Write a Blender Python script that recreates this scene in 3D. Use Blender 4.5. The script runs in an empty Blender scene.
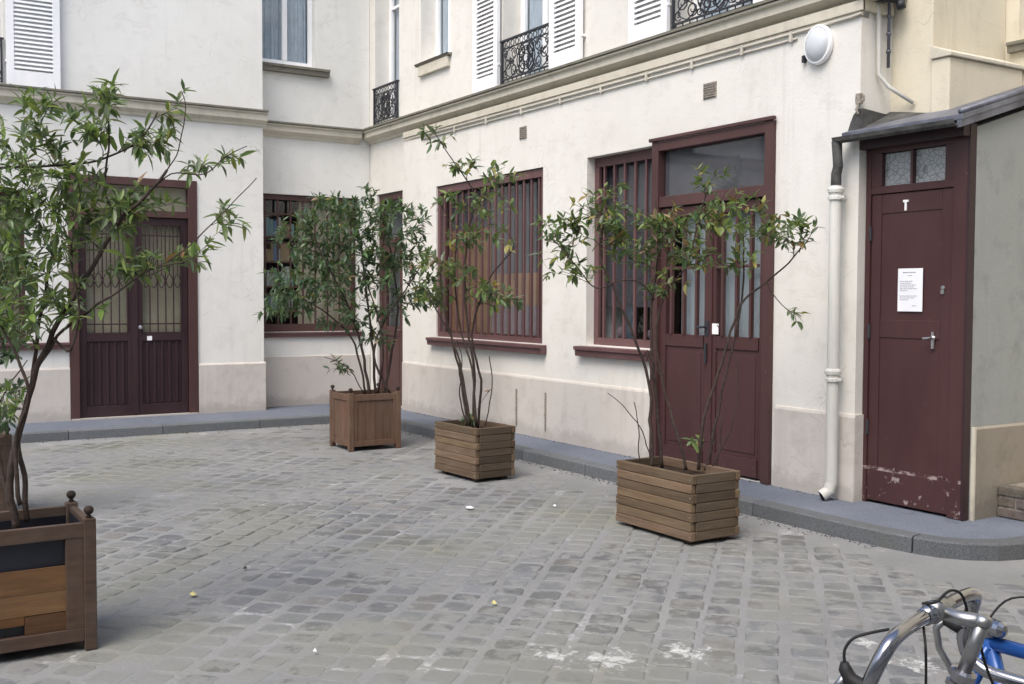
import bpy, math, random
from mathutils import Vector, Matrix, noise
random.seed(7)
SC = bpy.context.scene
COL = SC.collection
V = Vector
R_ = random.random
def U(a, b): return random.uniform(a, b)

# ------------------------------------------------------------------ camera
F_PX, W, Hh = 1061.3, 1024, 684
YAW, PITCH, ROLL = math.radians(32.147), math.radians(2.388), math.radians(.231)
CAM = V((0, 0, 1.5))
FW = V((-math.cos(YAW)*math.cos(PITCH), math.sin(YAW)*math.cos(PITCH), -math.sin(PITCH)))
_r = V((math.sin(YAW), math.cos(YAW), 0)); _u = _r.cross(FW)
RT = _r*math.cos(ROLL) + _u*math.sin(ROLL)
UP = -_r*math.sin(ROLL) + _u*math.cos(ROLL)
cd = bpy.data.cameras.new('camera'); cam = bpy.data.objects.new('camera', cd); COL.objects.link(cam)
cd.sensor_width = 36; cd.lens = F_PX/W*36; cd.clip_start = .05; cd.clip_end = 400
m3 = Matrix((RT, UP, -FW)).transposed()
cam.matrix_world = Matrix.Translation(CAM) @ m3.to_4x4()
SC.camera = cam
def at(px, py, d):
    """a measured direction of the photograph at a forward distance d (used to survey the limbs of the shrubs)"""
    return CAM + FW*d + RT*((px-512)/F_PX*d) + UP*((342-py)/F_PX*d)

# ------------------------------------------------------------------ mesh builder
class MB:
    def __init__(s): s.v = []; s.f = []; s.c = []; s.cur = (1, 1, 1)
    def add(s, vs, fs):
        b = len(s.v); s.v += [tuple(p) for p in vs]; s.c += [s.cur]*len(vs)
        s.f += [tuple(b+i for i in f) for f in fs]
    def box(s, x0, x1, y0, y1, z0, z1, M=None):
        x0, x1 = min(x0, x1), max(x0, x1); y0, y1 = min(y0, y1), max(y0, y1); z0, z1 = min(z0, z1), max(z0, z1)
        vs = [V((x, y, z)) for z in (z0, z1) for (x, y) in ((x0, y0), (x1, y0), (x1, y1), (x0, y1))]
        if M: vs = [M @ p for p in vs]
        s.add(vs, [(3, 2, 1, 0), (4, 5, 6, 7), (0, 1, 5, 4), (1, 2, 6, 5), (2, 3, 7, 6), (3, 0, 4, 7)])
    def quad(s, a, b, c, d): s.add([a, b, c, d], [(0, 1, 2, 3)])
    def prism(s, pts, d):
        """closed polygon pts extruded along vector d"""
        n = len(pts); pts = [V(p) for p in pts]; q = [p+V(d) for p in pts]
        s.add(pts+q, [tuple(range(n-1, -1, -1)), tuple(range(n, 2*n))] + [(i, (i+1) % n, n+(i+1) % n, n+i) for i in range(n)])
    def tube(s, pts, rad, n=6, cap=True):
        pts = [V(p) for p in pts]
        if not isinstance(rad, (list, tuple)): rad = [rad]*len(pts)
        t0 = (pts[1]-pts[0]).normalized()
        nrm = t0.orthogonal().normalized(); vs = []
        for i, p in enumerate(pts):
            if i == 0: t = t0
            elif i == len(pts)-1: t = (pts[i]-pts[i-1]).normalized()
            else: t = ((pts[i+1]-p).normalized()+(p-pts[i-1]).normalized()).normalized()
            nrm = (nrm - t*nrm.dot(t))
            if nrm.length < 1e-5: nrm = t.orthogonal()
            nrm.normalize(); b = t.cross(nrm)
            for k in range(n):
                a = 2*math.pi*k/n
                vs.append(p+(nrm*math.cos(a)+b*math.sin(a))*rad[i])
        fs = []
        for i in range(len(pts)-1):
            for k in range(n):
                fs.append((i*n+k, i*n+(k+1) % n, (i+1)*n+(k+1) % n, (i+1)*n+k))
        if cap:
            fs.append(tuple(range(n-1, -1, -1))); fs.append(tuple((len(pts)-1)*n+k for k in range(n)))
        s.add(vs, fs)
    def lathe(s, o, prof, n=16, axis=(0, 0, 1)):
        o = V(o); ax = V(axis).normalized(); e1 = ax.orthogonal().normalized(); e2 = ax.cross(e1); vs = []
        for (r, z) in prof:
            for k in range(n):
                a = 2*math.pi*k/n; vs.append(o+ax*z+(e1*math.cos(a)+e2*math.sin(a))*r)
        fs = [(i*n+k, i*n+(k+1) % n, (i+1)*n+(k+1) % n, (i+1)*n+k) for i in range(len(prof)-1) for k in range(n)]
        fs += [tuple(range(n-1, -1, -1)), tuple((len(prof)-1)*n+k for k in range(n))]
        s.add(vs, fs)
    def leaf(s, p, d, nr, L, Wd, col, bend=.25):
        d = d.normalized(); side = d.cross(nr)
        if side.length < 1e-4: side = d.orthogonal()
        side.normalize(); nr = side.cross(d).normalized()
        def pt(t, w): return p + d*(L*t) - nr*(L*bend*t*t) + side*(Wd*w) + nr*(abs(w)*Wd*.35)
        s.cur = col
        a_ = random.uniform(.36, .46); b_ = random.uniform(.42, .54); c_ = random.uniform(.22, .36); tw_ = random.uniform(-.12, .12)
        vs = [pt(0, 0), pt(.22, -a_), pt(.24, 0), pt(.22, a_), pt(.52, -b_), pt(.54, tw_*.4), pt(.52, b_), pt(.80, -c_+tw_), pt(.82, tw_), pt(.80, c_+tw_), pt(1, tw_*1.6)]
        s.add(vs, [(0, 2, 1), (0, 3, 2), (1, 2, 5, 4), (2, 3, 6, 5), (4, 5, 8, 7), (5, 6, 9, 8), (7, 8, 10), (8, 9, 10)])
    def build(s, name, mat, parent=None, smooth=False, bevel=0, origin=None):
        me = bpy.data.meshes.new(name)
        off = V((0, 0, 0))
        if parent is not None:
            r = parent
            while r is not None: off = off+r.location; r = r.parent
        elif origin is not None: off = V(origin)
        me.from_pydata([(a-off.x, b-off.y, c-off.z) for (a, b, c) in s.v], [], s.f)
        at_ = me.color_attributes.new('Col', 'FLOAT_COLOR', 'POINT')
        flat = []
        for c in s.c: flat += [c[0], c[1], c[2], 1]
        at_.data.foreach_set('color', flat)
        me.materials.append(mat)
        if smooth: me.polygons.foreach_set('use_smooth', [True]*len(me.polygons))
        me.update()
        o = bpy.data.objects.new(name, me); COL.objects.link(o)
        if parent is not None: o.parent = parent
        elif origin is not None: o.location = off
        if bevel:
            b = o.modifiers.new('bevel', 'BEVEL'); b.width = bevel; b.segments = 2; b.limit_method = 'ANGLE'
        return o

def thing(name, label, cat, loc=(0, 0, 0), group=None):
    o = bpy.data.objects.new(name, None); COL.objects.link(o); o.location = loc
    o.empty_display_size = .2
    return tag(o, label, cat, group)
def tag(o, label, cat, group=None):
    o['label'] = label; o['category'] = cat
    if group: o['group'] = group
    return o
def lab(o, t): o['label'] = t; return o
def struct(o, kind='structure'): o['kind'] = kind; return o

# ------------------------------------------------------------------ materials
class NT:
    def __init__(s, name):
        s.m = bpy.data.materials.new(name); s.m.use_nodes = True; s.t = s.m.node_tree
        s.b = s.t.nodes['Principled BSDF']; s.tc = s.t.nodes.new('ShaderNodeTexCoord')
        s.geo = s.t.nodes.new('ShaderNodeNewGeometry')
        s.pos = s.geo.outputs['Position']
    def lk(s, a, b): s.t.links.new(a, b)
    def inp(s, sock, v):
        if hasattr(v, 'is_linked') or isinstance(v, bpy.types.NodeSocket): s.lk(v, sock)
        else: sock.default_value = v
    def noise(s, scale, detail=4, rough=.55, vec=None, stretch=None, dist=0):
        n = s.t.nodes.new('ShaderNodeTexNoise'); n.inputs['Scale'].default_value = scale
        n.inputs['Detail'].default_value = detail; n.inputs['Roughness'].default_value = rough
        n.inputs['Distortion'].default_value = dist
        v = vec or s.pos
        if stretch:
            mp = s.t.nodes.new('ShaderNodeMapping'); mp.inputs['Scale'].default_value = stretch; s.lk(v, mp.inputs['Vector']); v = mp.outputs[0]
        s.lk(v, n.inputs['Vector']); return n.outputs['Fac']
    def ramp(s, fac, stops, interp='LINEAR'):
        r = s.t.nodes.new('ShaderNodeValToRGB'); r.color_ramp.interpolation = interp
        e = r.color_ramp.elements
        while len(e) < len(stops): e.new(.5)
        for i, (p, c) in enumerate(stops):
            e[i].position = p; e[i].color = (c[0], c[1], c[2], 1) if hasattr(c, '__len__') else (c, c, c, 1)
        s.lk(fac, r.inputs['Fac']); return r.outputs['Color']
    def mix(s, fac, a, b, mode='MIX'):
        n = s.t.nodes.new('ShaderNodeMix'); n.data_type = 'RGBA'; n.blend_type = mode
        s.inp(n.inputs[0], fac)
        for sk, v in ((n.inputs[6], a), (n.inputs[7], b)):
            if isinstance(v, bpy.types.NodeSocket): s.lk(v, sk)
            else: sk.default_value = (v[0], v[1], v[2], 1)
        return n.outputs[2]
    def math(s, op, a, b=0.0, clamp=False):
        n = s.t.nodes.new('ShaderNodeMath'); n.operation = op; n.use_clamp = clamp
        s.inp(n.inputs[0], a); s.inp(n.inputs[1], b); return n.outputs[0]
    def attr(s): 
        n = s.t.nodes.new('ShaderNodeAttribute'); n.attribute_name = 'Col'; return n.outputs['Color']
    def xyz(s):
        n = s.t.nodes.new('ShaderNodeSeparateXYZ'); s.lk(s.pos, n.inputs[0]); return n.outputs
    def bump(s, h, strength=.3, dist=.01):
        n = s.t.nodes.new('ShaderNodeBump'); n.inputs['Strength'].default_value = strength; n.inputs['Distance'].default_value = dist
        s.lk(h, n.inputs['Height']); s.lk(n.outputs[0], s.b.inputs['Normal'])
    def done(s, col=None, rough=None, metal=None, spec=None):
        if col is not None:
            if isinstance(col, bpy.types.NodeSocket): s.lk(col, s.b.inputs['Base Color'])
            else: s.b.inputs['Base Color'].default_value = (*col, 1)
        if rough is not None: s.inp(s.b.inputs['Roughness'], rough)
        if metal is not None: s.b.inputs['Metallic'].default_value = metal
        if spec is not None: s.b.inputs['Specular IOR Level'].default_value = spec
        return s.m

def plaster(name, base, dirt, dirt_amt=.55, streak=True):
    n = NT(name)
    big = n.noise(.9, 5, .6); mid = n.noise(5, 5, .65)
    c = n.mix(n.ramp(big, [(.35, 0), (.75, 1)]), base, tuple(x*y for x, y in zip(base, (.90, .895, .88))))
    c = n.mix(n.math('MULTIPLY', n.ramp(mid, [(.52, 0), (.8, 1)]), dirt_amt), c, dirt)
    if streak:
        st = n.noise(3.2, 5, .6, stretch=(1, 1, .16), dist=.4)
        c = n.mix(n.math('MULTIPLY', n.ramp(st, [(.55, 0), (.78, 1)]), dirt_amt*.55), c, dirt)
        # rough trowelled patches and hairline marks with shapes of their own
        pt = n.noise(2.3, 6, .7, stretch=(1, 1, 2.6), dist=1.2)
        c = n.mix(n.math('MULTIPLY', n.ramp(pt, [(.60, 0), (.63, 1), (.68, 0)]), .18), c, (.42, .36, .32))
        # mud splashed up from the pavement, ragged upper edge
        x = n.xyz(); hgt = n.math('SUBTRACT', x[2], n.math('MULTIPLY', n.noise(7, 5, .7), .32))
        c = n.mix(n.ramp(hgt, [(.0, .38), (.08, 0)]), c, tuple(v*.62 for v in dirt))
        # rain streaks
        rs = n.noise(11, 4, .65, stretch=(1, 1, .05)); rm = n.noise(1.3, 4, .6, stretch=(1, 1, .5))
        c = n.mix(n.math('MULTIPLY', n.math('MULTIPLY', n.ramp(rs, [(.52, 0), (.72, 1)]), n.ramp(rm, [(.50, 0), (.68, 1)])), dirt_amt*.9), c, tuple(v*.8 for v in dirt))
        # hairline cracks
        vo = n.t.nodes.new('ShaderNodeTexVoronoi'); vo.feature = 'DISTANCE_TO_EDGE'; vo.inputs['Scale'].default_value = .8
        mp = n.t.nodes.new('ShaderNodeVectorMath'); mp.operation = 'ADD'; nz = n.t.nodes.new('ShaderNodeTexNoise'); nz.inputs['Scale'].default_value = 3; n.lk(n.pos, nz.inputs['Vector'])
        n.lk(n.pos, mp.inputs[0]); n.lk(nz.outputs['Color'], mp.inputs[1]); n.lk(mp.outputs[0], vo.inputs['Vector'])
        cr = n.math('MULTIPLY', n.ramp(vo.outputs['Distance'], [(.0, 1), (.0035, 0)]), n.ramp(n.noise(1.1, 2), [(.52, 0), (.6, .38)]))
        c = n.mix(cr, c, (.25, .22, .19))
    n.bump(n.math('ADD', n.noise(60, 3, .6), n.math('MULTIPLY', n.noise(4, 4, .6), 2.0)), .28, .007)
    return n.done(c, .86, spec=.25)
M = {}
M['plaster'] = plaster('white_plaster', (.745, .732, .685), (.49, .47, .42), .42)
M['plaster_left'] = plaster('off_white_plaster', (.79, .79, .755), (.55, .55, .52), .36)
M['plaster_grey'] = plaster('grey_render', (.325, .345, .335), (.20, .215, .205), .8)
M['plaster_yellow'] = plaster('cream_yellow_plaster', (.70, .65, .52), (.48, .43, .33), .5)
M['plinth'] = plaster('pinkish_cement', (.60, .565, .525), (.42, .385, .35), .75)
M['plinth_brown'] = plaster('brown_cement', (.30, .27, .225), (.19, .17, .14), .8)
M['cornice'] = plaster('stone_cornice', (.62, .585, .49), (.36, .34, .28), .7)
M['coping'] = plaster('dirty_ledge', (.20, .19, .155), (.07, .08, .05), .9)

def paint(name, base, wear=.3, rough=.42, chip=(.45, .36, .33), stretch=(1, 1, .25)):
    n = NT(name)
    a = n.noise(2.2, 5, .65, stretch=stretch); b = n.noise(26, 4, .7)
    fd = n.noise(.8, 4, .6)
    c = n.mix(n.ramp(a, [(.3, 0), (.75, 1)]), base, tuple(min(1, x*1.45+.006) for x in base))
    c = n.mix(n.ramp(fd, [(.48, 0), (.72, .5)]), c, tuple(min(1, x*1.5+.012) for x in base))
    c = n.mix(n.ramp(n.noise(5, 5, .7, stretch=(1, 1, .12)), [(.6, 0), (.72, .35)]), c, tuple(x*.45 for x in base))
    ch = n.math('MULTIPLY', n.ramp(b, [(.66, 0), (.70, 1)]), n.ramp(n.noise(3.1, 3), [(.5, 0), (.66, wear)]))
    c = n.mix(ch, c, chip)
    n.bump(n.noise(40, 4, .6, stretch=(1, 1, .2)), .12, .003)
    return n.done(c, n.ramp(a, [(.2, rough), (.8, rough+.2)]), spec=.4)
M['maroon'] = paint('maroon_paint', (.052, .021, .021))
M['maroon_frame'] = paint('maroon_gloss_paint', (.060, .028, .026))
M['maroon_dark'] = paint('dark_maroon_paint', (.026, .011, .014), .1)
M['maroon_light'] = paint('faded_maroon_paint', (.098, .050, .051), .4)
M['white_paint'] = paint('white_paint', (.80, .81, .82), .1, .4, (.5, .5, .48))
M['shutter_paint'] = paint('shutter_white_paint', (.78, .80, .82), .25, .5, (.5, .48, .44))
M['iron'] = paint('black_iron', (.022, .024, .030), .2, .45, (.10, .06, .04))
M['cable'] = paint('painted_cable', (.44, .42, .36), .2, .6)
M['cast_iron_cream'] = paint('cream_painted_cast_iron', (.50, .50, .465), .6, .45, (.2, .13, .09))

def shed_door_mat():
    n = NT('scuffed_maroon_paint')
    a = n.noise(1.7, 5, .65, stretch=(1, 1, .4)); x = n.xyz()
    c = n.mix(n.ramp(a, [(.3, 0), (.75, 1)]), (.050, .020, .021), (.080, .036, .036))
    # bare scuffs low on the door
    low = n.math('MULTIPLY', n.math('LESS_THAN', x[2], .36), n.ramp(n.noise(16, 5, .7), [(.60, 0), (.64, 1)]))
    band = n.math('MULTIPLY', n.math('COMPARE', x[2], .335), 1.0)
    band.node.inputs[0].default_value = 0
    n2 = n.t.nodes.new('ShaderNodeMath'); n2.operation = 'COMPARE'; n.lk(x[2], n2.inputs[0]); n2.inputs[1].default_value = .338; n2.inputs[2].default_value = .011
    line = n.math('MULTIPLY', n2.outputs[0], n.ramp(n.noise(13, 4, .7), [(.46, 0), (.58, .8)]))
    c = n.mix(n.math('MAXIMUM', n.math('MULTIPLY', low, .55), n.math('MULTIPLY', line, .65)), c, (.52, .44, .42))
    sc = n.math('MULTIPLY', n.ramp(n.noise(30, 4, .7), [(.71, 0), (.74, 1)]), .5)
    c = n.mix(sc, c, (.45, .38, .36))
    n.bump(n.noise(35, 4, .6, stretch=(1, 1, .2)), .15, .003)
    return n.done(c, .42, spec=.4)
M['shed_door'] = shed_door_mat()

def wood(name, a, b, along=0, grey=.25, sc=1):
    n = NT(name)
    st = [14*sc, 14*sc, 14*sc]; st[along] = 1.2*sc
    g = n.noise(2.4, 6, .7, stretch=tuple(st), dist=.6)
    c = n.mix(n.ramp(g, [(.3, 0), (.72, 1)]), a, b)
    k = n.noise(7, 3, .5, stretch=tuple(.5 if i != along else .35 for i in range(3)))
    c = n.mix(n.math('MULTIPLY', n.ramp(n.noise(3.3, 5, .6), [(.4, 0), (.75, 1)]), grey), c, (.20, .18, .15))
    c = n.mix(n.ramp(k, [(.70, 0), (.76, .7)]), c, tuple(x*.4 for x in a))
    c = n.mix(1.0, c, n.attr(), 'MULTIPLY')
    n.bump(g, .35, .004)
    return n.done(c, .75, spec=.3)
M['wood_board'] = wood('weathered_pine_x', (.105, .069, .043), (.215, .152, .098), 0)
M['wood_board_y_shaded'] = wood('weathered_pine_y_shaded', (.095, .068, .047), (.180, .132, .093), 1)  # same pine, darker: shade of the end faces is in the colour
M['wood_brown'] = wood('stained_hardwood', (.088, .048, .031), (.165, .098, .064), 2, .2)
M['wood_dark'] = wood('dark_stained_wood', (.045, .028, .021), (.095, .060, .043), 1, .25)
M['wood_orange'] = wood('bare_orange_wood', (.105, .056, .026), (.20, .112, .050), 1, .1)

def simple(name, col, rough=.6, metal=0, var=.25, scale=12, spec=.5, bump=.1):
    n = NT(name); a = n.noise(scale, 5, .6)
    c = n.mix(n.ramp(a, [(.3, 0), (.75, 1)]), tuple(x*(1-var) for x in col), tuple(min(1, x*(1+var)) for x in col))
    if bump: n.bump(a, bump, .004)
    return n.done(c, rough, metal, spec)
M['soil'] = simple('potting_soil', (.035, .024, .018), .95, 0, .5, 30, .2, .8)
M['liner'] = simple('black_plastic_liner', (.012, .014, .022), .42, 0, .3, 6, .5, .5)
M['zinc'] = simple('weathered_zinc', (.155, .165, .20), .48, .35, .45, 5, .5, .3)
M['lead'] = simple('dirty_lead', (.085, .085, .082), .75, .1, .6, 9, .4, .5)
M['bark'] = simple('dark_bark', (.050, .036, .030), .85, 0, .5, 40, .3, .6)
M['chrome'] = simple('worn_chrome', (.40, .40, .42), .17, 1, .1, 30, .5, .03)
M['alloy'] = simple('dull_alloy', (.40, .40, .40), .36, 1, .2, 40, .5, .05)
M['rubber'] = simple('black_rubber', (.014, .014, .015), .6, 0, .2, 20, .4, .1)
M['blue_enamel'] = simple('blue_enamel', (.025, .115, .42), .25, .1, .2, 4, .6, .02)
M['grey_enamel'] = simple('grey_enamel', (.16, .17, .18), .3, .2, .2, 4, .6, .02)
M['paper'] = simple('white_paper', (.82, .84, .88), .7, 0, .03, 8, .3, .05)
M['ink'] = simple('grey_ink', (.22, .23, .26), .8, 0, .2, 30, .2, 0)
M['opal'] = simple('opal_glass', (.60, .63, .66), .08, 0, .06, 4, .6, 0)
M['vent'] = simple('rusty_vent_metal', (.30, .27, .23), .7, .1, .5, 60, .4, .3)
M['void'] = simple('unlit_interior_black', (.016, .014, .014), .9, 0, .2, 3, .1, 0)  # near-black that paints the shade of unlit rooms and the pipe mouth
M['steel'] = simple('bright_steel', (.55, .55, .55), .3, .9, .2, 40, .5, .05)
M['yellow_leaf'] = simple('yellow_leaf', (.55, .50, .22), .6, 0, .3, 60, .3, .1)
M['roofing'] = simple('zinc_roofing', (.22, .23, .25), .5, .3, .3, 2, .5, .1)
M['ivory'] = simple('tan_blind_cloth', (.46, .385, .26), .85, 0, .2, 3, .1, .2)
M['curtain_grey'] = simple('grey_net_curtain', (.115, .105, .11), .9, 0, .25, 2.5, .1, .2)
M['curtain_frost'] = simple('frosted_panel', (.40, .42, .42), .7, 0, .12, 2, .3, .1)
M['curtain_orange'] = simple('orange_brown_panel', (.33, .185, .105), .85, 0, .2, 3, .1, .1)
M['curtain_mauve'] = simple('mauve_panel', (.22, .16, .17), .85, 0, .2, 3, .1, .1)
M['lace'] = simple('white_lace_curtain', (.56, .60, .64), .9, 0, .12, 9, .1, .3)  # lace cloth; its pale tone also imitates reflections in the upper panes
M['brick'] = None
def brickmat():
    n = NT('old_brick'); a = n.noise(20, 5, .65)
    c = n.mix(n.ramp(a, [(.3, 0), (.7, 1)]), (.085, .075, .068), (.175, .16, .145))
    c = n.mix(1.0, c, n.attr(), 'MULTIPLY'); n.bump(a, .5, .006); return n.done(c, .9, spec=.2)
M['brick'] = brickmat()

def glassmat(name, tint=(.9, .93, .95), refl=1.0):
    m = bpy.data.materials.new(name); m.use_nodes = True; t = m.node_tree; t.nodes.clear()
    o = t.nodes.new('ShaderNodeOutputMaterial'); mx = t.nodes.new('ShaderNodeMixShader')
    tr = t.nodes.new('ShaderNodeBsdfTransparent'); tr.inputs[0].default_value = (*tint, 1)
    gl = t.nodes.new('ShaderNodeBsdfGlossy'); gl.inputs['Roughness'].default_value = .03
    fr = t.nodes.new('ShaderNodeFresnel'); fr.inputs[0].default_value = 1.5
    mu = t.nodes.new('ShaderNodeMath'); mu.operation = 'MULTIPLY'; mu.inputs[1].default_value = 1.6*refl; mu.use_clamp = True
    bp = t.nodes.new('ShaderNodeBump'); bp.inputs['Strength'].default_value = .04
    ns = t.nodes.new('ShaderNodeTexNoise'); ns.inputs['Scale'].default_value = 3
    g = t.nodes.new('ShaderNodeNewGeometry'); t.links.new(g.outputs['Position'], ns.inputs['Vector'])
    t.links.new(ns.outputs['Fac'], bp.inputs['Height']); t.links.new(bp.outputs[0], gl.inputs['Normal'])
    bf = t.nodes.new('ShaderNodeMath'); bf.operation = 'SUBTRACT'; bf.inputs[0].default_value = 1; t.links.new(g.outputs['Backfacing'], bf.inputs[1]); m2 = t.nodes.new('ShaderNodeMath'); m2.operation = 'MULTIPLY'; t.links.new(fr.outputs[0], m2.inputs[0]); t.links.new(bf.outputs[0], m2.inputs[1]); t.links.new(m2.outputs[0], mu.inputs[0]); t.links.new(mu.outputs[0], mx.inputs[0])
    t.links.new(tr.outputs[0], mx.inputs[1]); t.links.new(gl.outputs[0], mx.inputs[2]); t.links.new(mx.outputs[0], o.inputs[0])
    return m
M['glass'] = glassmat('window_glass')
def wireglass():
    n = NT('frosted_wire_glass'); v = n.t.nodes.new('ShaderNodeTexVoronoi'); v.inputs['Scale'].default_value = 26; v.feature = 'DISTANCE_TO_EDGE'
    n.lk(n.pos, v.inputs['Vector'])
    c = n.mix(n.ramp(v.outputs['Distance'], [(.0, 1), (.08, 0)]), (.33, .35, .35), (.12, .13, .13))
    n.bump(v.outputs['Distance'], .5, .01)
    return n.done(c, .3, spec=.6)
M['wireglass'] = wireglass()

def leafmat(name):
    n = NT(name); a = n.attr()
    c = n.mix(n.math('MULTIPLY', n.noise(35, 2), .35), a, (.05, .09, .03))
    n.done(c, .36, spec=.5)
    tl = n.t.nodes.new('ShaderNodeBsdfTranslucent'); mx = n.t.nodes.new('ShaderNodeMixShader'); mx.inputs[0].default_value = .42
    c2 = n.mix(.5, c, (.16, .22, .03)); n.lk(c2, tl.inputs[0])
    out = n.t.nodes['Material Output']; n.lk(n.b.outputs[0], mx.inputs[1]); n.lk(tl.outputs[0], mx.inputs[2]); n.lk(mx.outputs[0], out.inputs[0])
    return n.m
M['leaf'] = leafmat('evergreen_leaf')

# ground materials
def lime_mask(n, c):
    # spilled lime that has worked into the joints at three places
    tot = None
    for (px, py, rr) in ((-3.46, 2.66, .30), (-3.36, 2.98, .26), (-3.62, 2.50, .22), (-2.75, 3.70, .22), (-3.05, 3.75, .14)):
        v = n.t.nodes.new('ShaderNodeVectorMath'); v.operation = 'DISTANCE'; n.lk(n.pos, v.inputs[0]); v.inputs[1].default_value = (px, py, 0)
        q = n.ramp(v.outputs['Value'], [(0, 1), (rr, 0)]); tot = q if tot is None else n.math('MAXIMUM', tot, q)
    e = n.math('ADD', n.math('MULTIPLY', tot, .26), n.noise(15, 6, .8, dist=.4))
    return n.mix(n.ramp(e, [(.68, 0), (.76, .75)]), c, (.52, .53, .52))
def mortar():
    n = NT('pale_mortar_and_grit')
    a = n.noise(1.1, 5, .6); b = n.noise(45, 4, .7)
    c = n.mix(n.ramp(a, [(.3, 0), (.7, 1)]), (.180, .185, .188), (.262, .267, .267))
    c = n.mix(n.ramp(n.noise(.75, 3, .6), [(.52, 0), (.7, .75)]), c, (.235, .235, .180))
    c = n.mix(n.ramp(b, [(.45, 0), (.75, .5)]), c, (.15, .15, .15))
    c = lime_mask(n, c)
    w = n.math('MULTIPLY', n.ramp(n.noise(2.2, 4, .7), [(.60, 0), (.68, 1)]), n.ramp(n.noise(19, 4, .7), [(.47, 0), (.56, 1)]))
    c = n.mix(n.math('MULTIPLY', w, .7), c, (.46, .46, .47))
    n.bump(b, .5, .006)
    return n.done(c, .9, spec=.2)
M['mortar'] = mortar()
def stone():
    n = NT('granite_sett'); a = n.attr(); b = n.noise(38, 5, .7); g = n.noise(9, 5, .65)
    c = n.mix(n.ramp(b, [(.35, 0), (.75, .45)]), a, (.215, .22, .23))
    # mortar and grit rubbed over the tops
    c = n.mix(n.ramp(n.noise(1.7, 5, .7, dist=.8), [(.52, 0), (.66, .35)]), c, (.075, .08, .085))
    r = n.math('ADD', n.math('MULTIPLY', n.noise(.8, 3, .6), 1.1), n.math('MULTIPLY', g, .9))
    c = n.mix(n.ramp(r, [(.86, 0), (.96, .25), (1.16, .9)]), c, (.215, .219, .214))
    c = n.mix(n.ramp(n.noise(.75, 4), [(.46, 0), (.66, .5)]), c, (.150, .158, .118))
    c = lime_mask(n, c)
    n.bump(n.math('ADD', b, g), .45, .006)
    return n.done(c, n.ramp(g, [(.3, .5), (.7, .75)]), spec=.4)
M['stone'] = stone()
def white_lime():
    n = NT('white_lime_residue'); a = n.noise(30, 4, .7)
    return n.done(n.mix(a, (.30, .31, .32), (.52, .52, .53)), .9, spec=.2)
M['lime'] = white_lime()
def asphalt():
    n = NT('blue_grey_asphalt'); b = n.noise(120, 3, .7); a = n.noise(1.3, 5, .6)
    c = n.mix(n.ramp(a, [(.3, 0), (.75, 1)]), (.100, .120, .158), (.150, .170, .210))
    c = n.mix(n.ramp(b, [(.45, 0), (.7, .6)]), c, (.25, .265, .29))
    c = n.mix(n.ramp(n.noise(6, 5, .7), [(.60, 0), (.75, .5)]), c, (.065, .07, .08))
    n.bump(b, .5, .004); return n.done(c, .85, spec=.25)
M['asphalt'] = asphalt()
def granite():
    n = NT('granite_kerb'); b = n.noise(90, 3, .7)
    c = n.mix(n.ramp(b, [(.3, 0), (.7, 1)]), (.070, .078, .088), (.155, .165, .175)); c = n.mix(1.0, c, n.attr(), 'MULTIPLY')
    c = n.mix(n.ramp(n.noise(3, 5, .7), [(.5, 0), (.75, .5)]), c, (.10, .105, .085))
    n.bump(b, .4, .004); return n.done(c, .75, spec=.3)
M['granite'] = granite()

# ------------------------------------------------------------------ ground
g = MB(); g.box(-60, 60, -60, 60, -.3, 0.0)
struct(g.build('ground', M['mortar']))
# granite setts laid in diagonal columns
PAVE = MB()
ang = math.radians(45.4); dr = V((-math.cos(ang), math.sin(ang), 0)); pr_ = V((math.sin(ang), math.cos(ang), 0))
def kerb_dist(x, y):
    """distance inside the kerb line (negative = on the pavement)"""
    d = min(x+11.75, 5.29-y) if x < -4.2 else (5.29-y if x < -3.9 else 9)
    if x >= -4.5:
        # the curve at the shed corner and the run to the back
        e = min(5.29-y, 9) if x < -4.2 else max(5.29-y, (x+3.62))
        d = min(d if x < -4.2 else 9, e)
    return d
def cobble(cx, cy, hw, hl, rot, h):
    c0, s0 = math.cos(rot), math.sin(rot)
    k = U(.18, .32)
    ring = [(-1, -1+k), (-1, 1-k), (-1+k, 1), (1-k, 1), (1, 1-k), (1, -1+k), (1-k, -1), (-1+k, -1)]
    jit = [(U(-.07, .07), U(-.07, .07)) for _ in ring]
    vs = []
    for (ins, z) in ((1, -.02), (.975, h-.005), (.86, h)):
        for (a, b), (ja, jb) in zip(ring, jit):
            lx = (a+ja)*hw*ins; ly = (b+jb)*hl*ins
            p = V((cx, cy, z)) + pr_*(lx*c0-ly*s0) + dr*(lx*s0+ly*c0); vs.append(p)
    fs = []
    for r in range(2):
        for i in range(8):
            j = (i+1) % 8; fs.append((r*8+j, r*8+i, (r+1)*8+i, (r+1)*8+j))
    vs.append(V((cx, cy, h+.002)))
    for i in range(8): fs.append((16+(i+1) % 8, 16+i, 24))
    PAVE.add(vs, fs)
CW = .180
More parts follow.
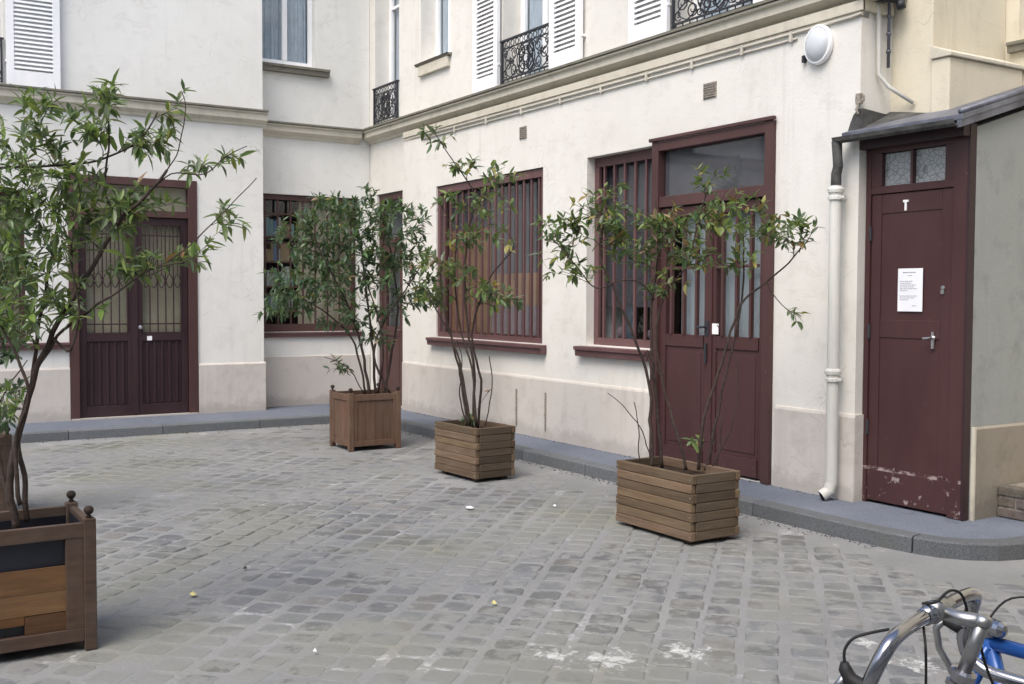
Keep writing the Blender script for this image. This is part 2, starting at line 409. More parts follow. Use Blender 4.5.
for i in range(-75, 75):
    off = U(0, .16); t = -14.0+off; wob = U(0, 9)
    while t < 15:
        L = U(.118, .168)
        c = pr_*(i*CW) + dr*(t+L/2) + V((-4.5, .5, 0))
        t += L+U(.010, .024)
        x, y = c.x, c.y
        if not (-11.72 < x < 2.4 and -8.5 < y < 9): continue
        if x > -4.3 and y > 5.2 and x < -3.5: continue
        kd = kerb_dist(x, y)
        if kd < .10: continue
        if (x+y) > 4: continue
        nz = noise.noise(V((x*.55, y*.55, 3.1)))
        h = .0030 + nz*.009 + U(-.003, .003) - (.005*min(1, max(0, (-x-6.5)/3)))
        if kd < .36: h -= .012*(1-(kd-.1)/.26)+.004
        if h < -.004: continue
        v = U(.095, .180); tint = R_()
        if R_() < .12: v *= .72
        colr = (v*.93, v*.99, v*1.06) if tint < .6 else ((v*1.03, v*1.0, v*.95) if tint < .72 else (v*.96, v*1.0, v*.99))
        PAVE.cur = colr
        cc = c + pr_*(.012*math.sin(t*1.3+wob))
        cobble(cc.x, cc.y, CW/2-U(.008, .018), L/2, U(-.05, .05), max(h, .0015))
struct(PAVE.build('courtyard_cobblestones', M['stone'], smooth=False))
# pavement with kerb
EDGE = [(-11.75, -9), (-11.75, 4.95), (-11.72, 5.12), (-11.6, 5.24), (-11.4, 5.28), (-5.4, 5.28), (-4.5, 5.27), (-4.2, 5.285), (-4.0, 5.31), (-3.84, 5.36), (-3.72, 5.45), (-3.62, 5.58), (-3.57, 5.73), (-3.55, 5.95), (-3.55, 12)]
def inset(P, d):
    out = []
    for i, p in enumerate(P):
        a = V(P[max(0, i-1)]); b = V(P[min(len(P)-1, i+1)]); t = (b-a).normalized(); out.append((p[0]-t.y*d, p[1]+t.x*d))
    return out
INN = inset(EDGE, .12)
pv = MB()
poly = [V((x, y, .096)) for x, y in INN] + [V((-3.7, 13, .096)), V((-16, 13, .096)), V((-16, -9, .096))]
pv.prism([V((p.x, p.y, -.05)) for p in poly], (0, 0, .146))
struct(pv.build('pavement', M['asphalt']))
kb = MB()
# split the kerb line into stones about a metre long
def resample(P, L):
    out = [V(P[0])]; acc = 0
    for i in range(len(P)-1):
        a, b = V(P[i]), V(P[i+1]); n_ = max(1, int((b-a).length/.12)); 
        for k in range(1, n_+1): out.append(a.lerp(b, k/n_))
    return out
ks = resample(EDGE, .1); ki = inset([tuple(p) for p in ks], .12)
i = 0
while i < len(ks)-1:
    L_ = random.choice([8, 9, 10]); j = min(len(ks)-1, i+L_)
    vcol = U(.8, 1.2); kb.cur = (vcol, vcol, vcol)
    o_ = [V((p.x, p.y, 0)) for p in ks[i:j+1]]; n_ = [V((p[0], p[1], 0)) for p in ki[i:j+1]]
    if len(o_) > 1:
        # 2 mm gap between stones
        o_[0] = o_[0].lerp(o_[1], .03); n_[0] = n_[0].lerp(n_[1], .03); o_[-1] = o_[-1].lerp(o_[-2], .03); n_[-1] = n_[-1].lerp(n_[-2], .03)
        vs = []; m_ = len(o_)
        for a, b in zip(o_, n_):
            d = (b-a).normalized()
            vs += [a+V((0, 0, -.05)), a+d*.004+V((0, 0, .088)), a+d*.014+V((0, 0, .1005)), b+V((0, 0, .1005)), b+V((0, 0, -.05))]
        fs = []
        for k in range(m_-1):
            for q in range(4): fs.append((k*5+q, (k+1)*5+q, (k+1)*5+q+1, k*5+q+1))
        fs += [(0, 1, 2, 3, 4), tuple((m_-1)*5+q for q in (4, 3, 2, 1, 0))]
        kb.add(vs, fs)
    i = j
struct(kb.build('kerb', M['granite']))

# grit and leaf crumbs swept along the kerb, moss in the angle of wall and pavement
gr_ = MB()
for _ in range(900):
    if R_() < .6: x, y, z = U(-11.5, -4.2), 5.27-abs(random.gauss(0, .05)), .001
    elif R_() < .5: x, y, z = -11.73+abs(random.gauss(0, .05)), U(-1, 5.1), .001
    else: x, y, z = U(-11.8, -4.95), 5.86-abs(random.gauss(0, .02)), .098
    a0 = U(0, 6); rr = U(.002, .007); pts = [V((x+math.cos(a0+q*2.1)*rr*U(.6, 1.3), y+math.sin(a0+q*2.1)*rr, z)) for q in range(3)]
    gr_.prism(pts, (U(-.002, .002), U(-.002, .002), U(.002, .005)))
struct(gr_.build('grit', M['soil']), 'stuff')

# ------------------------------------------------------------------ building kit
class Frame:
    """wall coordinates: u along the wall, w outwards from the wall plane, z up"""
    def __init__(s, kind, plane): s.k = kind; s.p = plane
    def pt(s, u, w, z):
        if s.k == 'y-': return V((u, s.p-w, z))      # faces -Y
        if s.k == 'x+': return V((s.p+w, u, z))      # faces +X
        if s.k == 'x-': return V((s.p-w, u, z))
        if s.k == 'y+': return V((u, s.p+w, z))
    def box(s, mb, u0, u1, w0, w1, z0, z1):
        a = s.pt(u0, w0, z0); b = s.pt(u1, w1, z1); mb.box(a.x, b.x, a.y, b.y, a.z, b.z)
def wall(fr, u0, u1, z0, z1, holes, th=.35, mb=None):
    mb = mb or MB()
    us = sorted({u0, u1} | {h[0] for h in holes} | {h[1] for h in holes}); zs = sorted({z0, z1} | {h[2] for h in holes} | {h[3] for h in holes})
    us = [u for u in us if u0 <= u <= u1]; zs = [z for z in zs if z0 <= z <= z1]
    def inside(u, z): return any(h[0] < u < h[1] and h[2] < z < h[3] for h in holes)
    for a, b in zip(us, us[1:]):
        for c, d in zip(zs, zs[1:]):
            if inside((a+b)/2, (c+d)/2): continue
            for w in (0, -th): mb.quad(fr.pt(a, w, c), fr.pt(b, w, c), fr.pt(b, w, d), fr.pt(a, w, d))
    for (a, b, c, d) in list(holes)+[(u0, u1, z0, z1)]:
        mb.quad(fr.pt(a, 0, c), fr.pt(a, -th, c), fr.pt(a, -th, d), fr.pt(a, 0, d))
        mb.quad(fr.pt(b, 0, c), fr.pt(b, -th, c), fr.pt(b, -th, d), fr.pt(b, 0, d))
        mb.quad(fr.pt(a, 0, c), fr.pt(b, 0, c), fr.pt(b, -th, c), fr.pt(a, -th, c))
        mb.quad(fr.pt(a, 0, d), fr.pt(b, 0, d), fr.pt(b, -th, d), fr.pt(a, -th, d))
    return mb
def cornice(fr, u0, u1, zt, root, h=.17, proj=.12, extra=0):
    prof = [(0, zt-h), (.02, zt-h), (.035, zt-h+.03), (proj*.62, zt-h+.055), (proj*.8, zt-h+.07), (proj*.8, zt-.03), (proj, zt-.022), (proj, zt-.006), (-.02, zt-.004)]
    m = MB(); a = [fr.pt(u0, w, z) for w, z in prof]; m.prism(a, fr.pt(u1, 0, 0)-fr.pt(u0, 0, 0)); c = m.build('cornice', M['cornice'], root)
    m = MB(); fr.box(m, u0, u1, -.02, proj+.018, zt, zt+.022); m.build('flashing', M['coping'], c)
    return c

def window(root, fr, u0, u1, z0, z1, depth=.14, mat='white_paint', mull=1, rails=(), fw=.05, back='void', fb=.05, sill=None, name='window'):
    """frame mesh with pane and back cloth as sub-parts, set back in the opening"""
    m = MB(); w0, w1 = -depth-.05, -depth
    fr.box(m, u0+.002, u0+fw, w0, w1, z0+.002, z1-.002); fr.box(m, u1-fw, u1-.002, w0, w1, z0+.002, z1-.002)
    fr.box(m, u0+fw, u1-fw, w0, w1-.002, z1-fw, z1-.002); fr.box(m, u0+fw, u1-fw, w0, w1-.002, z0+.002, z0+fw+.02)
    for k in range(mull):
        c = u0+(u1-u0)*(k+1)/(mull+1); fr.box(m, c-fw*.6, c+fw*.6, w0+.002, w1+.008, z0+fw+.021, z1-fw-.001)
    for z in rails: fr.box(m, u0+fw, u1-fw, w0+.004, w1-.004, z-.018, z+.018)
    f = m.build(name, M[mat], root, bevel=.003)
    p = MB(); fr.box(p, u0+fw*.8, u1-fw*.8, w0+.016, w0+.02, z0+fw*.8, z1-fw*.8); p.build('pane', M['glass'], f)
    if back == 'lace':
        for (a, b) in ((u0+fw, u0+(u1-u0)*.49), (u0+(u1-u0)*.53, u1-fw)):
            c = MB(); n_ = 28; pts = []
            for k in range(n_+1):
                u = a+(b-a)*k/n_; w = w0-.025+.012*math.sin(k*1.7)+.006*math.sin(k*.6+a*9); pts.append((u, w))
            for (ua, wa), (ub, wb) in zip(pts, pts[1:]): c.quad(fr.pt(ua, wa, z0+.02), fr.pt(ub, wb, z0+.02), fr.pt(ub, wb, z1), fr.pt(ua, wa, z1))
            c.build('curtain', M['lace'], f)
    b = MB(); fr.box(b, u0-.05, u1+.05, -.62, -.6, z0-.05, z1+.05); b.build('unlit_room_sheet', M['void'], f)  # flat black sheet, its colour stands in for the unlit room
    if sill:
        a, bb, zt, zh, pj, sm = sill
        s_ = MB(); prof = [(-depth, zt-zh), (pj*.75, zt-zh), (pj*.8, zt-zh*.45), (pj, zt-zh*.4), (pj, zt-.008), (-depth, zt)]
        s_.prism([fr.pt(a, w, z) for w, z in prof], fr.pt(bb, 0, 0)-fr.pt(a, 0, 0)); s_.build('sill', M[sm], f, bevel=.003)
    return f

def shutter(root, fr, u0, u1, z0, z1, tilt=0):
    m = MB(); w0, w1 = .03, .068; st = .075
    fr.box(m, u0, u0+st, w0, w1, z0, z1); fr.box(m, u1-st, u1, w0, w1, z0, z1)
    for z, h in ((z0, .17), (z1-.10, .10), ((z0+z1)/2-.06, .09)): fr.box(m, u0+st, u1-st, w0+.002, w1-.002, z, z+h)
    z = z0+.19
    while z < z1-.12:
        a0, a1 = u0+st, u1-st
        vs = [fr.pt(a, w, zz) for a in (a0, a1) for (w, zz) in ((w0+.004, z+.030), (w1-.004, z), (w1-.004, z+.012), (w0+.004, z+.042))]
        m.add(vs, [(0, 1, 2, 3), (7, 6, 5, 4), (0, 4, 5, 1), (1, 5, 6, 2), (2, 6, 7, 3), (3, 7, 4, 0)])
        z += .047
    s_ = m.build('shutter', M['shutter_paint'], root)
    for z in (z0+.25, z1-.3):
        for a in (u0, u1): h = MB(); fr.box(h, a-.009, a+.009, .0, w1-.012, z, z+.022); h.build('hinge', M['shutter_paint'], s_)
    return s_

def spiral(fr, u, z, r, a0, turns, w, sgn=1, n=14):
    return [fr.pt(u+sgn*math.cos(a0+turns*2*math.pi*k/n)*r*(1-.78*k/n), w, z+math.sin(a0+turns*2*math.pi*k/n)*r*(1-.78*k/n)) for k in range(n+1)]
def railing(root, fr, u0, u1, z0, z1, w=.02):
    m = MB(); h = z1-z0; r = .0065
    fr.box(m, u0-.015, u1+.015, w-.018, w+.018, z1-.018, z1); fr.box(m, u0, u1, w-.009, w+.009, z0+.035, z0+.05); fr.box(m, u0, u1, w-.008, w+.008, z1-.10, z1-.088)
    fr.box(m, u0, u1, w-.008, w+.008, z0+.0, z0+.012)
    for u in (u0+.01, u1-.01): fr.box(m, u-.011, u+.011, w-.011, w+.011, z0, z1-.018)
    cx = (u0+u1)/2; hw = (u1-u0)/2; zc = z0+.05+(h-.15)/2; hh = (h-.15)/2
    # small rings in the top band
    k = int((u1-u0)/.085)
    for i in range(k):
        u = u0+(i+.5)*(u1-u0)/k; m.tube([fr.pt(u+.032*math.cos(t*math.pi/5), w, z1-.055+.030*math.sin(t*math.pi/5)) for t in range(11)], .005, 4, False)
        m.tube([fr.pt(u, w, z0+.01), fr.pt(u, w, z0+.04)], .006, 4)
    # central medallion: nested ovals with a lyre of scrolls
    for s in (1, .78, .5, .28):
        m.tube([fr.pt(cx+hw*.36*s*math.cos(t*math.pi/9), w, zc+hh*.98*s*math.sin(t*math.pi/9)) for t in range(19)], r, 4, False)
    for s in (-1, 1):
        for (du, dz, rr, a, tn) in ((.12, .5, .3, 0, 1.3), (.14, -.45, .32, 2, 1.3), (.22, .05, .26, 1, 1.2), (.5, .55, .40, .5, 1.5), (.5, -.5, .42, 3.4, 1.5), (.76, .0, .46, 2.2, 1.6), (.86, .65, .28, 1, 1.3), (.86, -.62, .30, 4, 1.3), (.62, .1, .22, 0, 1.2), (.3, .75, .22, 0, 1.2), (.32, -.75, .22, 3, 1.2)):
            m.tube(spiral(fr, cx+s*hw*du, zc+hh*dz, hh*rr*1.05, a, tn, w+.004*s, s), r*.95, 4, False)
        for ph in (0, math.pi):
            m.tube([fr.pt(cx+s*hw*(.62+.24*math.sin(t/10*2*math.pi+ph)), w, zc+hh*(-1+2*t/10)) for t in range(11)], r, 4, False)
            m.tube([fr.pt(cx+s*hw*(.18+.12*math.sin(t/10*2*math.pi+ph)), w-.006, zc+hh*(-1+2*t/10)) for t in range(11)], r*1.3, 4, False)
        # leaf rosettes
        for (du, dz) in ((.1, 0), (.5, 0), (.3, .4), (.3, -.4), (.05, .6), (.05, -.6)):
            m.lathe(fr.pt(cx+s*hw*du, w-.004, zc+hh*dz), [(.004, 0), (.016, .004), (.012, .012), (.003, .014)], 7, fr.pt(0, 1, 0)-fr.pt(0, 0, 0))
    return m.build('balcony_railing', M['iron'], root)

def bars(mb, fr, u0, u1, z0, z1, n, w=.0, bw=.022, bd=.03):
    for k in range(n):
        u = u0+(u1-u0)*(k+.5)/n; fr.box(mb, u-bw/2, u+bw/2, w-bd/2, w+bd/2, z0, z1)

# ================================================================== RIGHT WING (faces -Y)
RW = thing('courtyard_building', 'long white plastered wing with maroon shopfront windows and a stone cornice', 'building', (-9, 7, 0))
fl = Frame('y-', 5.90); fu = Frame('y-', 5.98)
WIN2 = (-11.07, -8.82, 1.04, 2.80); WIN1 = (-8.08, -7.10, 1.06, 2.81); DOOR = (-7.10, -5.70, .099, 2.83); NARR = (-12.88, -12.12, .099, 2.85)
m = wall(fl, -11.92, -4.93, .0, 3.42, [WIN2, WIN1, DOOR], .45); m.build('wall', M['plaster'], RW)
m = wall(fu, -13.45, -11.921, .0, 3.42, [NARR], .37)
m.build('wall', M['plaster'], RW)
FW1 = (-12.93, -12.22, 3.74, 6.0); W2 = (-11.62, -10.88, 4.33, 5.9); FW2 = (-9.72, -8.76, 3.74, 6.0); FW3 = (-6.97, -5.98, 3.74, 6.0)
m = wall(fu, -13.45, -4.931, 3.421, 7.6, [FW1, W2, FW2, FW3], .37); lab(m.build('wall', M['plaster'], RW), 'upper wall with shuttered windows')
m = MB(); m.box(-5.3, -4.932, 6.36, 9.99, 0, 7.59); m.box(-13.4, -4.93, 10, 10.3, 0, 7.6); m.build('rear_wall', M['plaster'], RW)
m = MB(); m.box(-13.6, -4.8, 5.8, 10.4, 7.61, 7.8); m.build('roof', M['roofing'], RW)
# bed moulding under the cornice
c = cornice(fu, -13.1, -4.80, 3.69, RW, .16, .15)
m = MB(); fl.box(m, -11.90, -4.90, 0, .028, 3.46, 3.53); fl.box(m, -11.91, -4.915, 0, .014, 3.43, 3.459); m.build('bed_moulding', M['cornice'], RW, bevel=.004)
m = MB(); m.box(-4.93, -4.90, 5.88, 6.20, 3.46, 3.53); m.box(-4.93, -4.80, 5.83, 6.20, 3.56, 3.685); m.build('cornice_return', M['cornice'], RW, bevel=.004)
# plinth pieces between the openings
m = MB()
for a, b in ((-11.935, -7.10), (-5.66, -4.915)):
    prof = [(-.001, .05), (.02, .05), (.02, .68), (.012, .70), (-.001, .705)]
    m.prism([fl.pt(a, w, z) for w, z in prof], (b-a, 0, 0))
m.build('plinth', M['plinth'], RW)
m = MB(); m.box(-4.93, -4.912, 5.885, 6.0, .05, .70); m.build('plinth', M['plinth'], RW)
# small ventilation grilles and the two slots low in the plinth
for (u, z, w_) in ((-9.185, 3.185, .065), (-6.42, 3.165, .075)):
    m = MB(); fl.box(m, u-w_, u+w_, .001, .008, z-.062, z+.062)
    for k in range(6):
        zz = z-.05+k*.02; fl.box(m, u-w_+.01, u+w_-.01, .008, .015, zz-.004, zz+.004)
        uu = u-w_+.014+k*(2*w_-.028)/5; fl.box(m, uu-.003, uu+.003, .008, .013, z-.056, z+.056)
    m.build('vent_grille', M['vent'], RW)
for u in (-9.26, -8.72):
    m = MB(); fl.box(m, u-.011, u+.011, .021, .030, .18, .56); m.box(u-.015, u+.015, 5.865, 5.872, .33, .345); m.build('plinth_slot', M['vent'], RW)

# wide barred window
f = window(RW, fl, *WIN2, depth=.10, mat='maroon_frame', mull=0, fw=.05, sill=(-11.18, -8.74, 1.035, .095, .085, 'maroon_light'))
m = MB(); fl.box(m, -11.07, -8.82, -.05, -.02, 1.035, 1.095); fl.box(m, -11.07, -8.82, -.055, -.02, 2.71, 2.795)
fl.box(m, -11.068, -11.01, -.05, -.018, 1.096, 2.709); fl.box(m, -8.875, -8.822, -.05, -.018, 1.096, 2.709)
bars(m, fl, -11.01, -8.875, 1.096, 2.709, 15, -.045, .024, .024)
m.build('grille', M['maroon_light'], f, bevel=.002)
m = MB(); fl.box(m, -11.0, -10.06, -.150, -.146, 1.1, 2.28); m.build('blind', M['curtain_orange'], f)
m = MB(); fl.box(m, -11.0, -8.86, -.158, -.154, 1.45, 2.75); m.build('blind', M['curtain_grey'], f)
m = MB(); fl.box(m, -10.05, -8.86, -.150, -.146, 1.42, 1.76); m.build('blind', M['curtain_orange'], f)
m = MB(); fl.box(m, -10.05, -8.86, -.150, -.146, 1.1, 1.419); m.build('blind', M['curtain_mauve'], f)
# narrow window beside the door
f = window(RW, fl, *WIN1, depth=.14, mat='maroon_frame', mull=0, fw=.05, sill=(-8.17, -7.115, 1.055, .10, .085, 'maroon_light'))
m = MB(); fl.box(m, -8.08, -7.10, -.12, -.09, 1.055, 1.13); fl.box(m, -8.08, -7.10, -.12, -.09, 2.72, 2.805)
fl.box(m, -8.078, -8.01, -.12, -.088, 1.131, 2.719)
bars(m, fl, -8.01, -7.10, 1.131, 2.719, 6, -.10, .024, .024); m.build('grille', M['maroon_light'], f, bevel=.002)
m = MB(); fl.box(m, -8.03, -7.15, -.205, -.20, 1.42, 2.76); m.build('blind', M['curtain_grey'], f)
# clutter behind the glass
m = MB()
for (u, r, h) in ((-7.9, .04, .12), (-7.42, .06, .12), (-7.28, .04, .17)):
    m = MB(); p = fl.pt(u, -.28, 1.12); m.lathe(p, [(r*.7, 0), (r, h*.3), (r, h*.7), (r*.5, h*.9), (r*.45, h)], 12); m.build('stored_pot', M['curtain_mauve'], f, smooth=True)
# glazed double door with iron bars
m = MB()
fl.box(m, -7.10, -7.015, -.06, .035, .10, 2.83); fl.box(m, -5.785, -5.70, -.06, .035, .10, 2.83); fl.box(m, -7.015, -5.785, -.06, .033, 2.745, 2.828)
fl.box(m, -7.015, -5.785, -.06, .022, 2.27, 2.36); fl.box(m, -7.12, -5.68, .02, .055, 2.83, 2.858)
D = m.build('door_frame', M['maroon_frame'], RW, bevel=.004)
m = MB(); fl.box(m, -7.02, -5.78, -.035, -.03, 2.35, 2.75); m.build('transom_pane', M['glass'], D)
m = MB(); fl.box(m, -7.02, -5.78, -.055, -.05, 2.36, 2.745); m.build('blind', M['curtain_grey'], D)
m = MB()
for (a, b) in ((-7.01, -6.405), (-6.395, -5.79)):
    fl.box(m, a, a+.07, -.05, .0, .12, 2.26); fl.box(m, b-.055, b, -.05, .0, .12, 2.26)
    fl.box(m, a+.07, b-.07, -.05, -.002, .12, .26); fl.box(m, a+.07, b-.07, -.05, -.002, 1.10, 1.20); fl.box(m, a+.07, b-.07, -.05, -.002, 2.18, 2.26)
    fl.box(m, a+.07, b-.07, -.035, -.014, .26, 1.10)
    fl.box(m, a+.10, b-.10, -.014, -.008, .30, 1.06)
fl.box(m, -6.44, -6.36, .0, .014, .12, 2.26)
DL = m.build('door', M['maroon'], RW, bevel=.003)
m = MB()
for (a, b) in ((-6.94, -6.475), (-6.325, -5.86)):
    for k in range(3): u = a+(b-a)*(k+.5)/3; fl.box(m, u-.012, u+.012, -.022, .012, 1.201, 2.179)
    fl.box(m, a, b, -.012, .004, 1.74, 1.765)
m.build('grille', M['maroon_frame'], DL, bevel=.002)
m = MB(); fl.box(m, -6.93, -5.87, -.062, -.058, 1.18, 2.2); m.build('pane', M['glass'], DL)
m = MB(); fl.box(m, -6.82, -5.87, -.078, -.074, 1.18, 2.24); m.build('curtain', M['curtain_frost'], DL)
m = MB(); fl.box(m, -7.2, -5.6, -.46, -.45, .1, 2.9); m.build('unlit_room_sheet', M['void'], D)
m = MB(); fl.box(m, -6.43, -6.385, .014, .02, 1.20, 1.32); m.tube([fl.pt(-6.41, .02, 1.27), fl.pt(-6.41, .055, 1.27), fl.pt(-6.49, .058, 1.265)], .009, 8)
m.tube([fl.pt(-6.41, .03, 1.14), fl.pt(-6.41, .03, .98)], .012, 8); m.build('handle', M['iron'], DL)
m = MB(); fl.box(m, -6.36, -6.29, .001, .006, 1.215, 1.30); m.build('lock_plate', M['white_paint'], DL)
for z in (.5, 1.35):
    m = MB(); m.tube([fl.pt(-5.79, .008, z-.06), fl.pt(-5.79, .008, z+.06)], .013, 8); m.build('hinge', M['iron'], DL)
# narrow door in the corner
m = MB(); fu.box(m, -12.878, -12.80, -.09, -.03, .1, 2.848); fu.box(m, -12.20, -12.122, -.09, -.03, .1, 2.848); fu.box(m, -12.80, -12.20, -.09, -.032, 2.76, 2.848)
fu.box(m, -12.80, -12.20, -.09, -.035, 2.2, 2.28); D = m.build('door_frame', M['maroon_frame'], RW, bevel=.004)
m = MB(); fu.box(m, -12.80, -12.70, -.085, -.045, .11, 2.2); fu.box(m, -12.30, -12.20, -.085, -.045, .11, 2.2)
for z in (.11, 1.0, 2.08): fu.box(m, -12.70, -12.30, -.085, -.047, z, z+.12)
fu.box(m, -12.70, -12.30, -.075, -.062, .23, 1.0); fu.box(m, -12.66, -12.34, -.062, -.056, .28, .95)
DN = m.build('door', M['maroon_frame'], RW, bevel=.003)
m = MB(); fu.box(m, -12.70, -12.30, -.072, -.068, 1.12, 2.08); fu.box(m, -12.80, -12.20, -.072, -.068, 2.28, 2.76); m.build('pane', M['glass'], DN)
m = MB(); fu.box(m, -13.0, -12.0, -.4, -.38, .1, 2.9); m.build('unlit_room_sheet', M['void'], DN)
m = MB(); m.tube([fu.pt(-12.26, -.045, 1.08), fu.pt(-12.26, .0, 1.08), fu.pt(-12.33, .0, 1.08)], .009, 8); m.build('handle', M['steel'], DN)
# upper windows; pale lace also stands in for bright reflections in the glass
window(RW, fu, *FW1, depth=.20, mull=0, rails=(5.3,), fw=.07, back='lace', name='french_window'); 
railing(RW, fu, -12.93, -12.22, 3.76, 4.24)
window(RW, fu, *W2, depth=.20, mull=1, fw=.06, back='lace', sill=(-11.68, -10.84, 4.33, .035, .07, 'coping'))
m = MB(); fu.box(m, -11.62, -10.88, .001, .045, 4.17, 4.293); m.build('sill_apron', M['cornice'], RW, bevel=.008)
for (q, d) in ((FW2, .22), (FW3, .22)):
    window(RW, fu, *q, depth=d, mull=1, rails=(5.3,), fw=.075, back='lace', name='french_window')
    railing(RW, fu, q[0]+.01, q[1]-.01, 3.76, 4.22)
    shutter(RW, fu, q[0]-.53, q[0]-.01, 3.72, 5.98); shutter(RW, fu, q[1]+.01, q[1]+.53, 3.72, 5.98)

# ================================================================== LEFT WING (faces +X)
LW = thing('courtyard_building', 'white plastered wing with a tall maroon ironwork double door and a recessed corner bay', 'building', (-15, 0, 0))
fa = Frame('x+', -12.75); fb = Frame('x+', -13.10)
ADOOR = (2.13, 3.57, .099, 2.87); AWIN = (.35, 1.70, .97, 2.66); AWIN2 = (-3.4, -1.6, .97, 2.66)
AUP = (.53, 1.50, 3.79, 6.0); AUP2 = (-2.6, -1.6, 3.79, 6.0)
m = wall(fa, -9, 4.385, 0, 3.57, [ADOOR, AWIN, AWIN2], .34); m.build('wall', M['plaster_left'], LW)
m = wall(fa, -9, 4.385, 3.571, 7.8, [AUP, AUP2], .34); lab(m.build('wall', M['plaster_left'], LW), 'upper wall with a louvred shutter')
BLOW = (4.46, 5.81, 1.05, 2.81); BUP = (4.46, 5.21, 4.45, 6.0)
m = wall(fb, 4.386, 5.975, 0, 7.8, [BLOW, BUP], .34); lab(m.build('wall', M['plaster_left'], LW), 'recessed wall of the corner bay')
m = MB(); m.box(-17, -16.7, -9, 5.9, 0, 7.8); m.box(-17, -12.8, -9.3, -9.01, 0, 7.8); m.build('rear_wall', M['plaster_left'], LW)
m = MB(); m.box(-17.1, -12.5, -9.4, 5.7, 7.81, 8.0); m.build('roof', M['roofing'], LW)
cornice(fa, -9, 4.42, 3.75, LW, .17, .11); cornice(fb, 4.40, 5.82, 3.685, LW, .16, .13)
m = MB()
for a, b in ((-9, 2.13), (3.575, 4.40)):
    prof = [(-.001, .05), (.022, .05), (.022, .675), (.012, .69), (-.001, .695)]
    m.prism([fa.pt(a, w, z) for w, z in prof], (0, b-a, 0))
m.build('plinth', M['plinth'], LW)
m = MB(); prof = [(-.001, .05), (.02, .05), (.02, .73), (-.001, .74)]; m.prism([fb.pt(4.39, w, z) for w, z in prof], (0, 1.57, 0)); m.build('plinth', M['plinth'], LW)
# door with ironwork
m = MB()
fa.box(m, 2.13, 2.235, -.08, .02, .10, 2.87); fa.box(m, 3.465, 3.57, -.08, .02, .10, 2.87); fa.box(m, 2.235, 3.465, -.08, .018, 2.78, 2.868); fa.box(m, 2.235, 3.465, -.08, .01, 2.42, 2.50)
D = m.build('door_frame', M['maroon_frame'], LW, bevel=.004)
m = MB(); fa.box(m, 2.24, 3.46, -.055, -.05, 2.49, 2.79); m.build('transom_pane', M['glass'], D)
m = MB(); fa.box(m, 2.2, 3.5, -.10, -.095, 2.43, 2.84); m.build('blind', M['ivory'], D)
m = MB()
for (a, b) in ((2.24, 2.845), (2.855, 3.46)):
    fa.box(m, a, a+.075, -.07, -.02, .12, 2.415); fa.box(m, b-.075, b, -.07, -.02, .12, 2.415)
    for z, h in ((.12, .12), (.98, .10), (2.33, .085)): fa.box(m, a+.075, b-.075, -.07, -.022, z, z+h)
    fa.box(m, a+.075, b-.075, -.06, -.045, .24, .98)
    for k in range(5): u = a+.09+(b-a-.18)*(k+.5)/5; fa.box(m, u-.012, u+.012, -.045, -.026, .25, .97)
fa.box(m, 2.82, 2.88, -.02, -.005, .12, 2.415)
DL = m.build('door', M['maroon_dark'], LW, bevel=.003)
m = MB()
for (a, b) in ((2.315, 2.77), (2.93, 3.385)):
    n_ = 5; sp = (b-a)/n_
    for k in range(n_+1):
        u = a+k*sp; m.tube([fa.pt(u, -.015, 1.08), fa.pt(u, -.015, 2.33)], .008, 5)
    for k in range(n_):
        u = a+k*sp
        for zt, sg in ((1.66, 1), (1.70, -1)):
            pts = [fa.pt(u+sp*t/8, -.013, zt+sg*.10*math.sin(math.pi*t/8)**.8) for t in range(9)]
            m.tube(pts, .0065, 4, False)
        m.tube([fa.pt(u+sp/2, -.013, 1.76), fa.pt(u+sp/2, -.013, 2.33)], .006, 4)
    fa.box(m, a, b, -.022, -.012, 1.17, 1.185); fa.box(m, a, b, -.022, -.012, 2.2, 2.215)
m.build('ironwork', M['maroon_dark'], DL)
m = MB(); fa.box(m, 2.3, 3.4, -.063, -.059, 1.05, 2.36); m.build('pane', M['glass'], DL)
m = MB(); fa.box(m, 2.2, 3.5, -.10, -.095, 1.0, 2.42); m.build('curtain', M['ivory'], DL)
m = MB(); fa.box(m, 2.1, 3.6, -.33, -.32, .1, 2.9); m.build('unlit_room_sheet', M['void'], D)
m = MB(); fa.box(m, 2.985, 3.04, -.019, -.012, .985, 1.035); m.build('lock_plate', M['white_paint'], DL)
m = MB(); m.lathe(fa.pt(2.90, -.02, 1.14), [(.012, 0), (.01, .03), (.024, .04), (.022, .06), (.006, .066)], 10, (1, 0, 0)); m.build('handle', M['steel'], DL)
m = MB(); fa.box(m, 2.14, 3.56, -.05, .05, .0965, .112); m.build('threshold', M['plinth'], LW)
# ground floor windows
for q, s_ in ((AWIN, (.2, 2.125, .985, .085, .07, 'maroon_light')), (AWIN2, (-3.5, -1.5, .985, .085, .07, 'maroon_light'))):
    f = window(LW, fa, *q, depth=.12, mat='maroon_frame', mull=1, fw=.06, sill=s_)
    m = MB(); bars(m, fa, q[0]+.06, q[1]-.06, q[2]+.05, q[3]-.05, 8, -.07, .022, .022); fa.box(m, q[0], q[1], -.085, -.055, 1.7, 1.725); m.build('grille', M['maroon_frame'], f)
    m = MB(); fa.box(m, q[0], q[1], -.19, -.185, 1.0, 2.64); m.build('blind', M['ivory'], f)
for q in (AUP, AUP2):
    window(LW, fa, *q, depth=.2, mull=1, rails=(5.3,), fw=.075, back='lace', name='french_window'); railing(LW, fa, q[0]+.01, q[1]-.01, 3.80, 4.28)
    shutter(LW, fa, q[0]-.55, q[0]-.01, 3.775, 5.98); shutter(LW, fa, q[1]+.025, q[1]+.565, 3.775, 5.98)
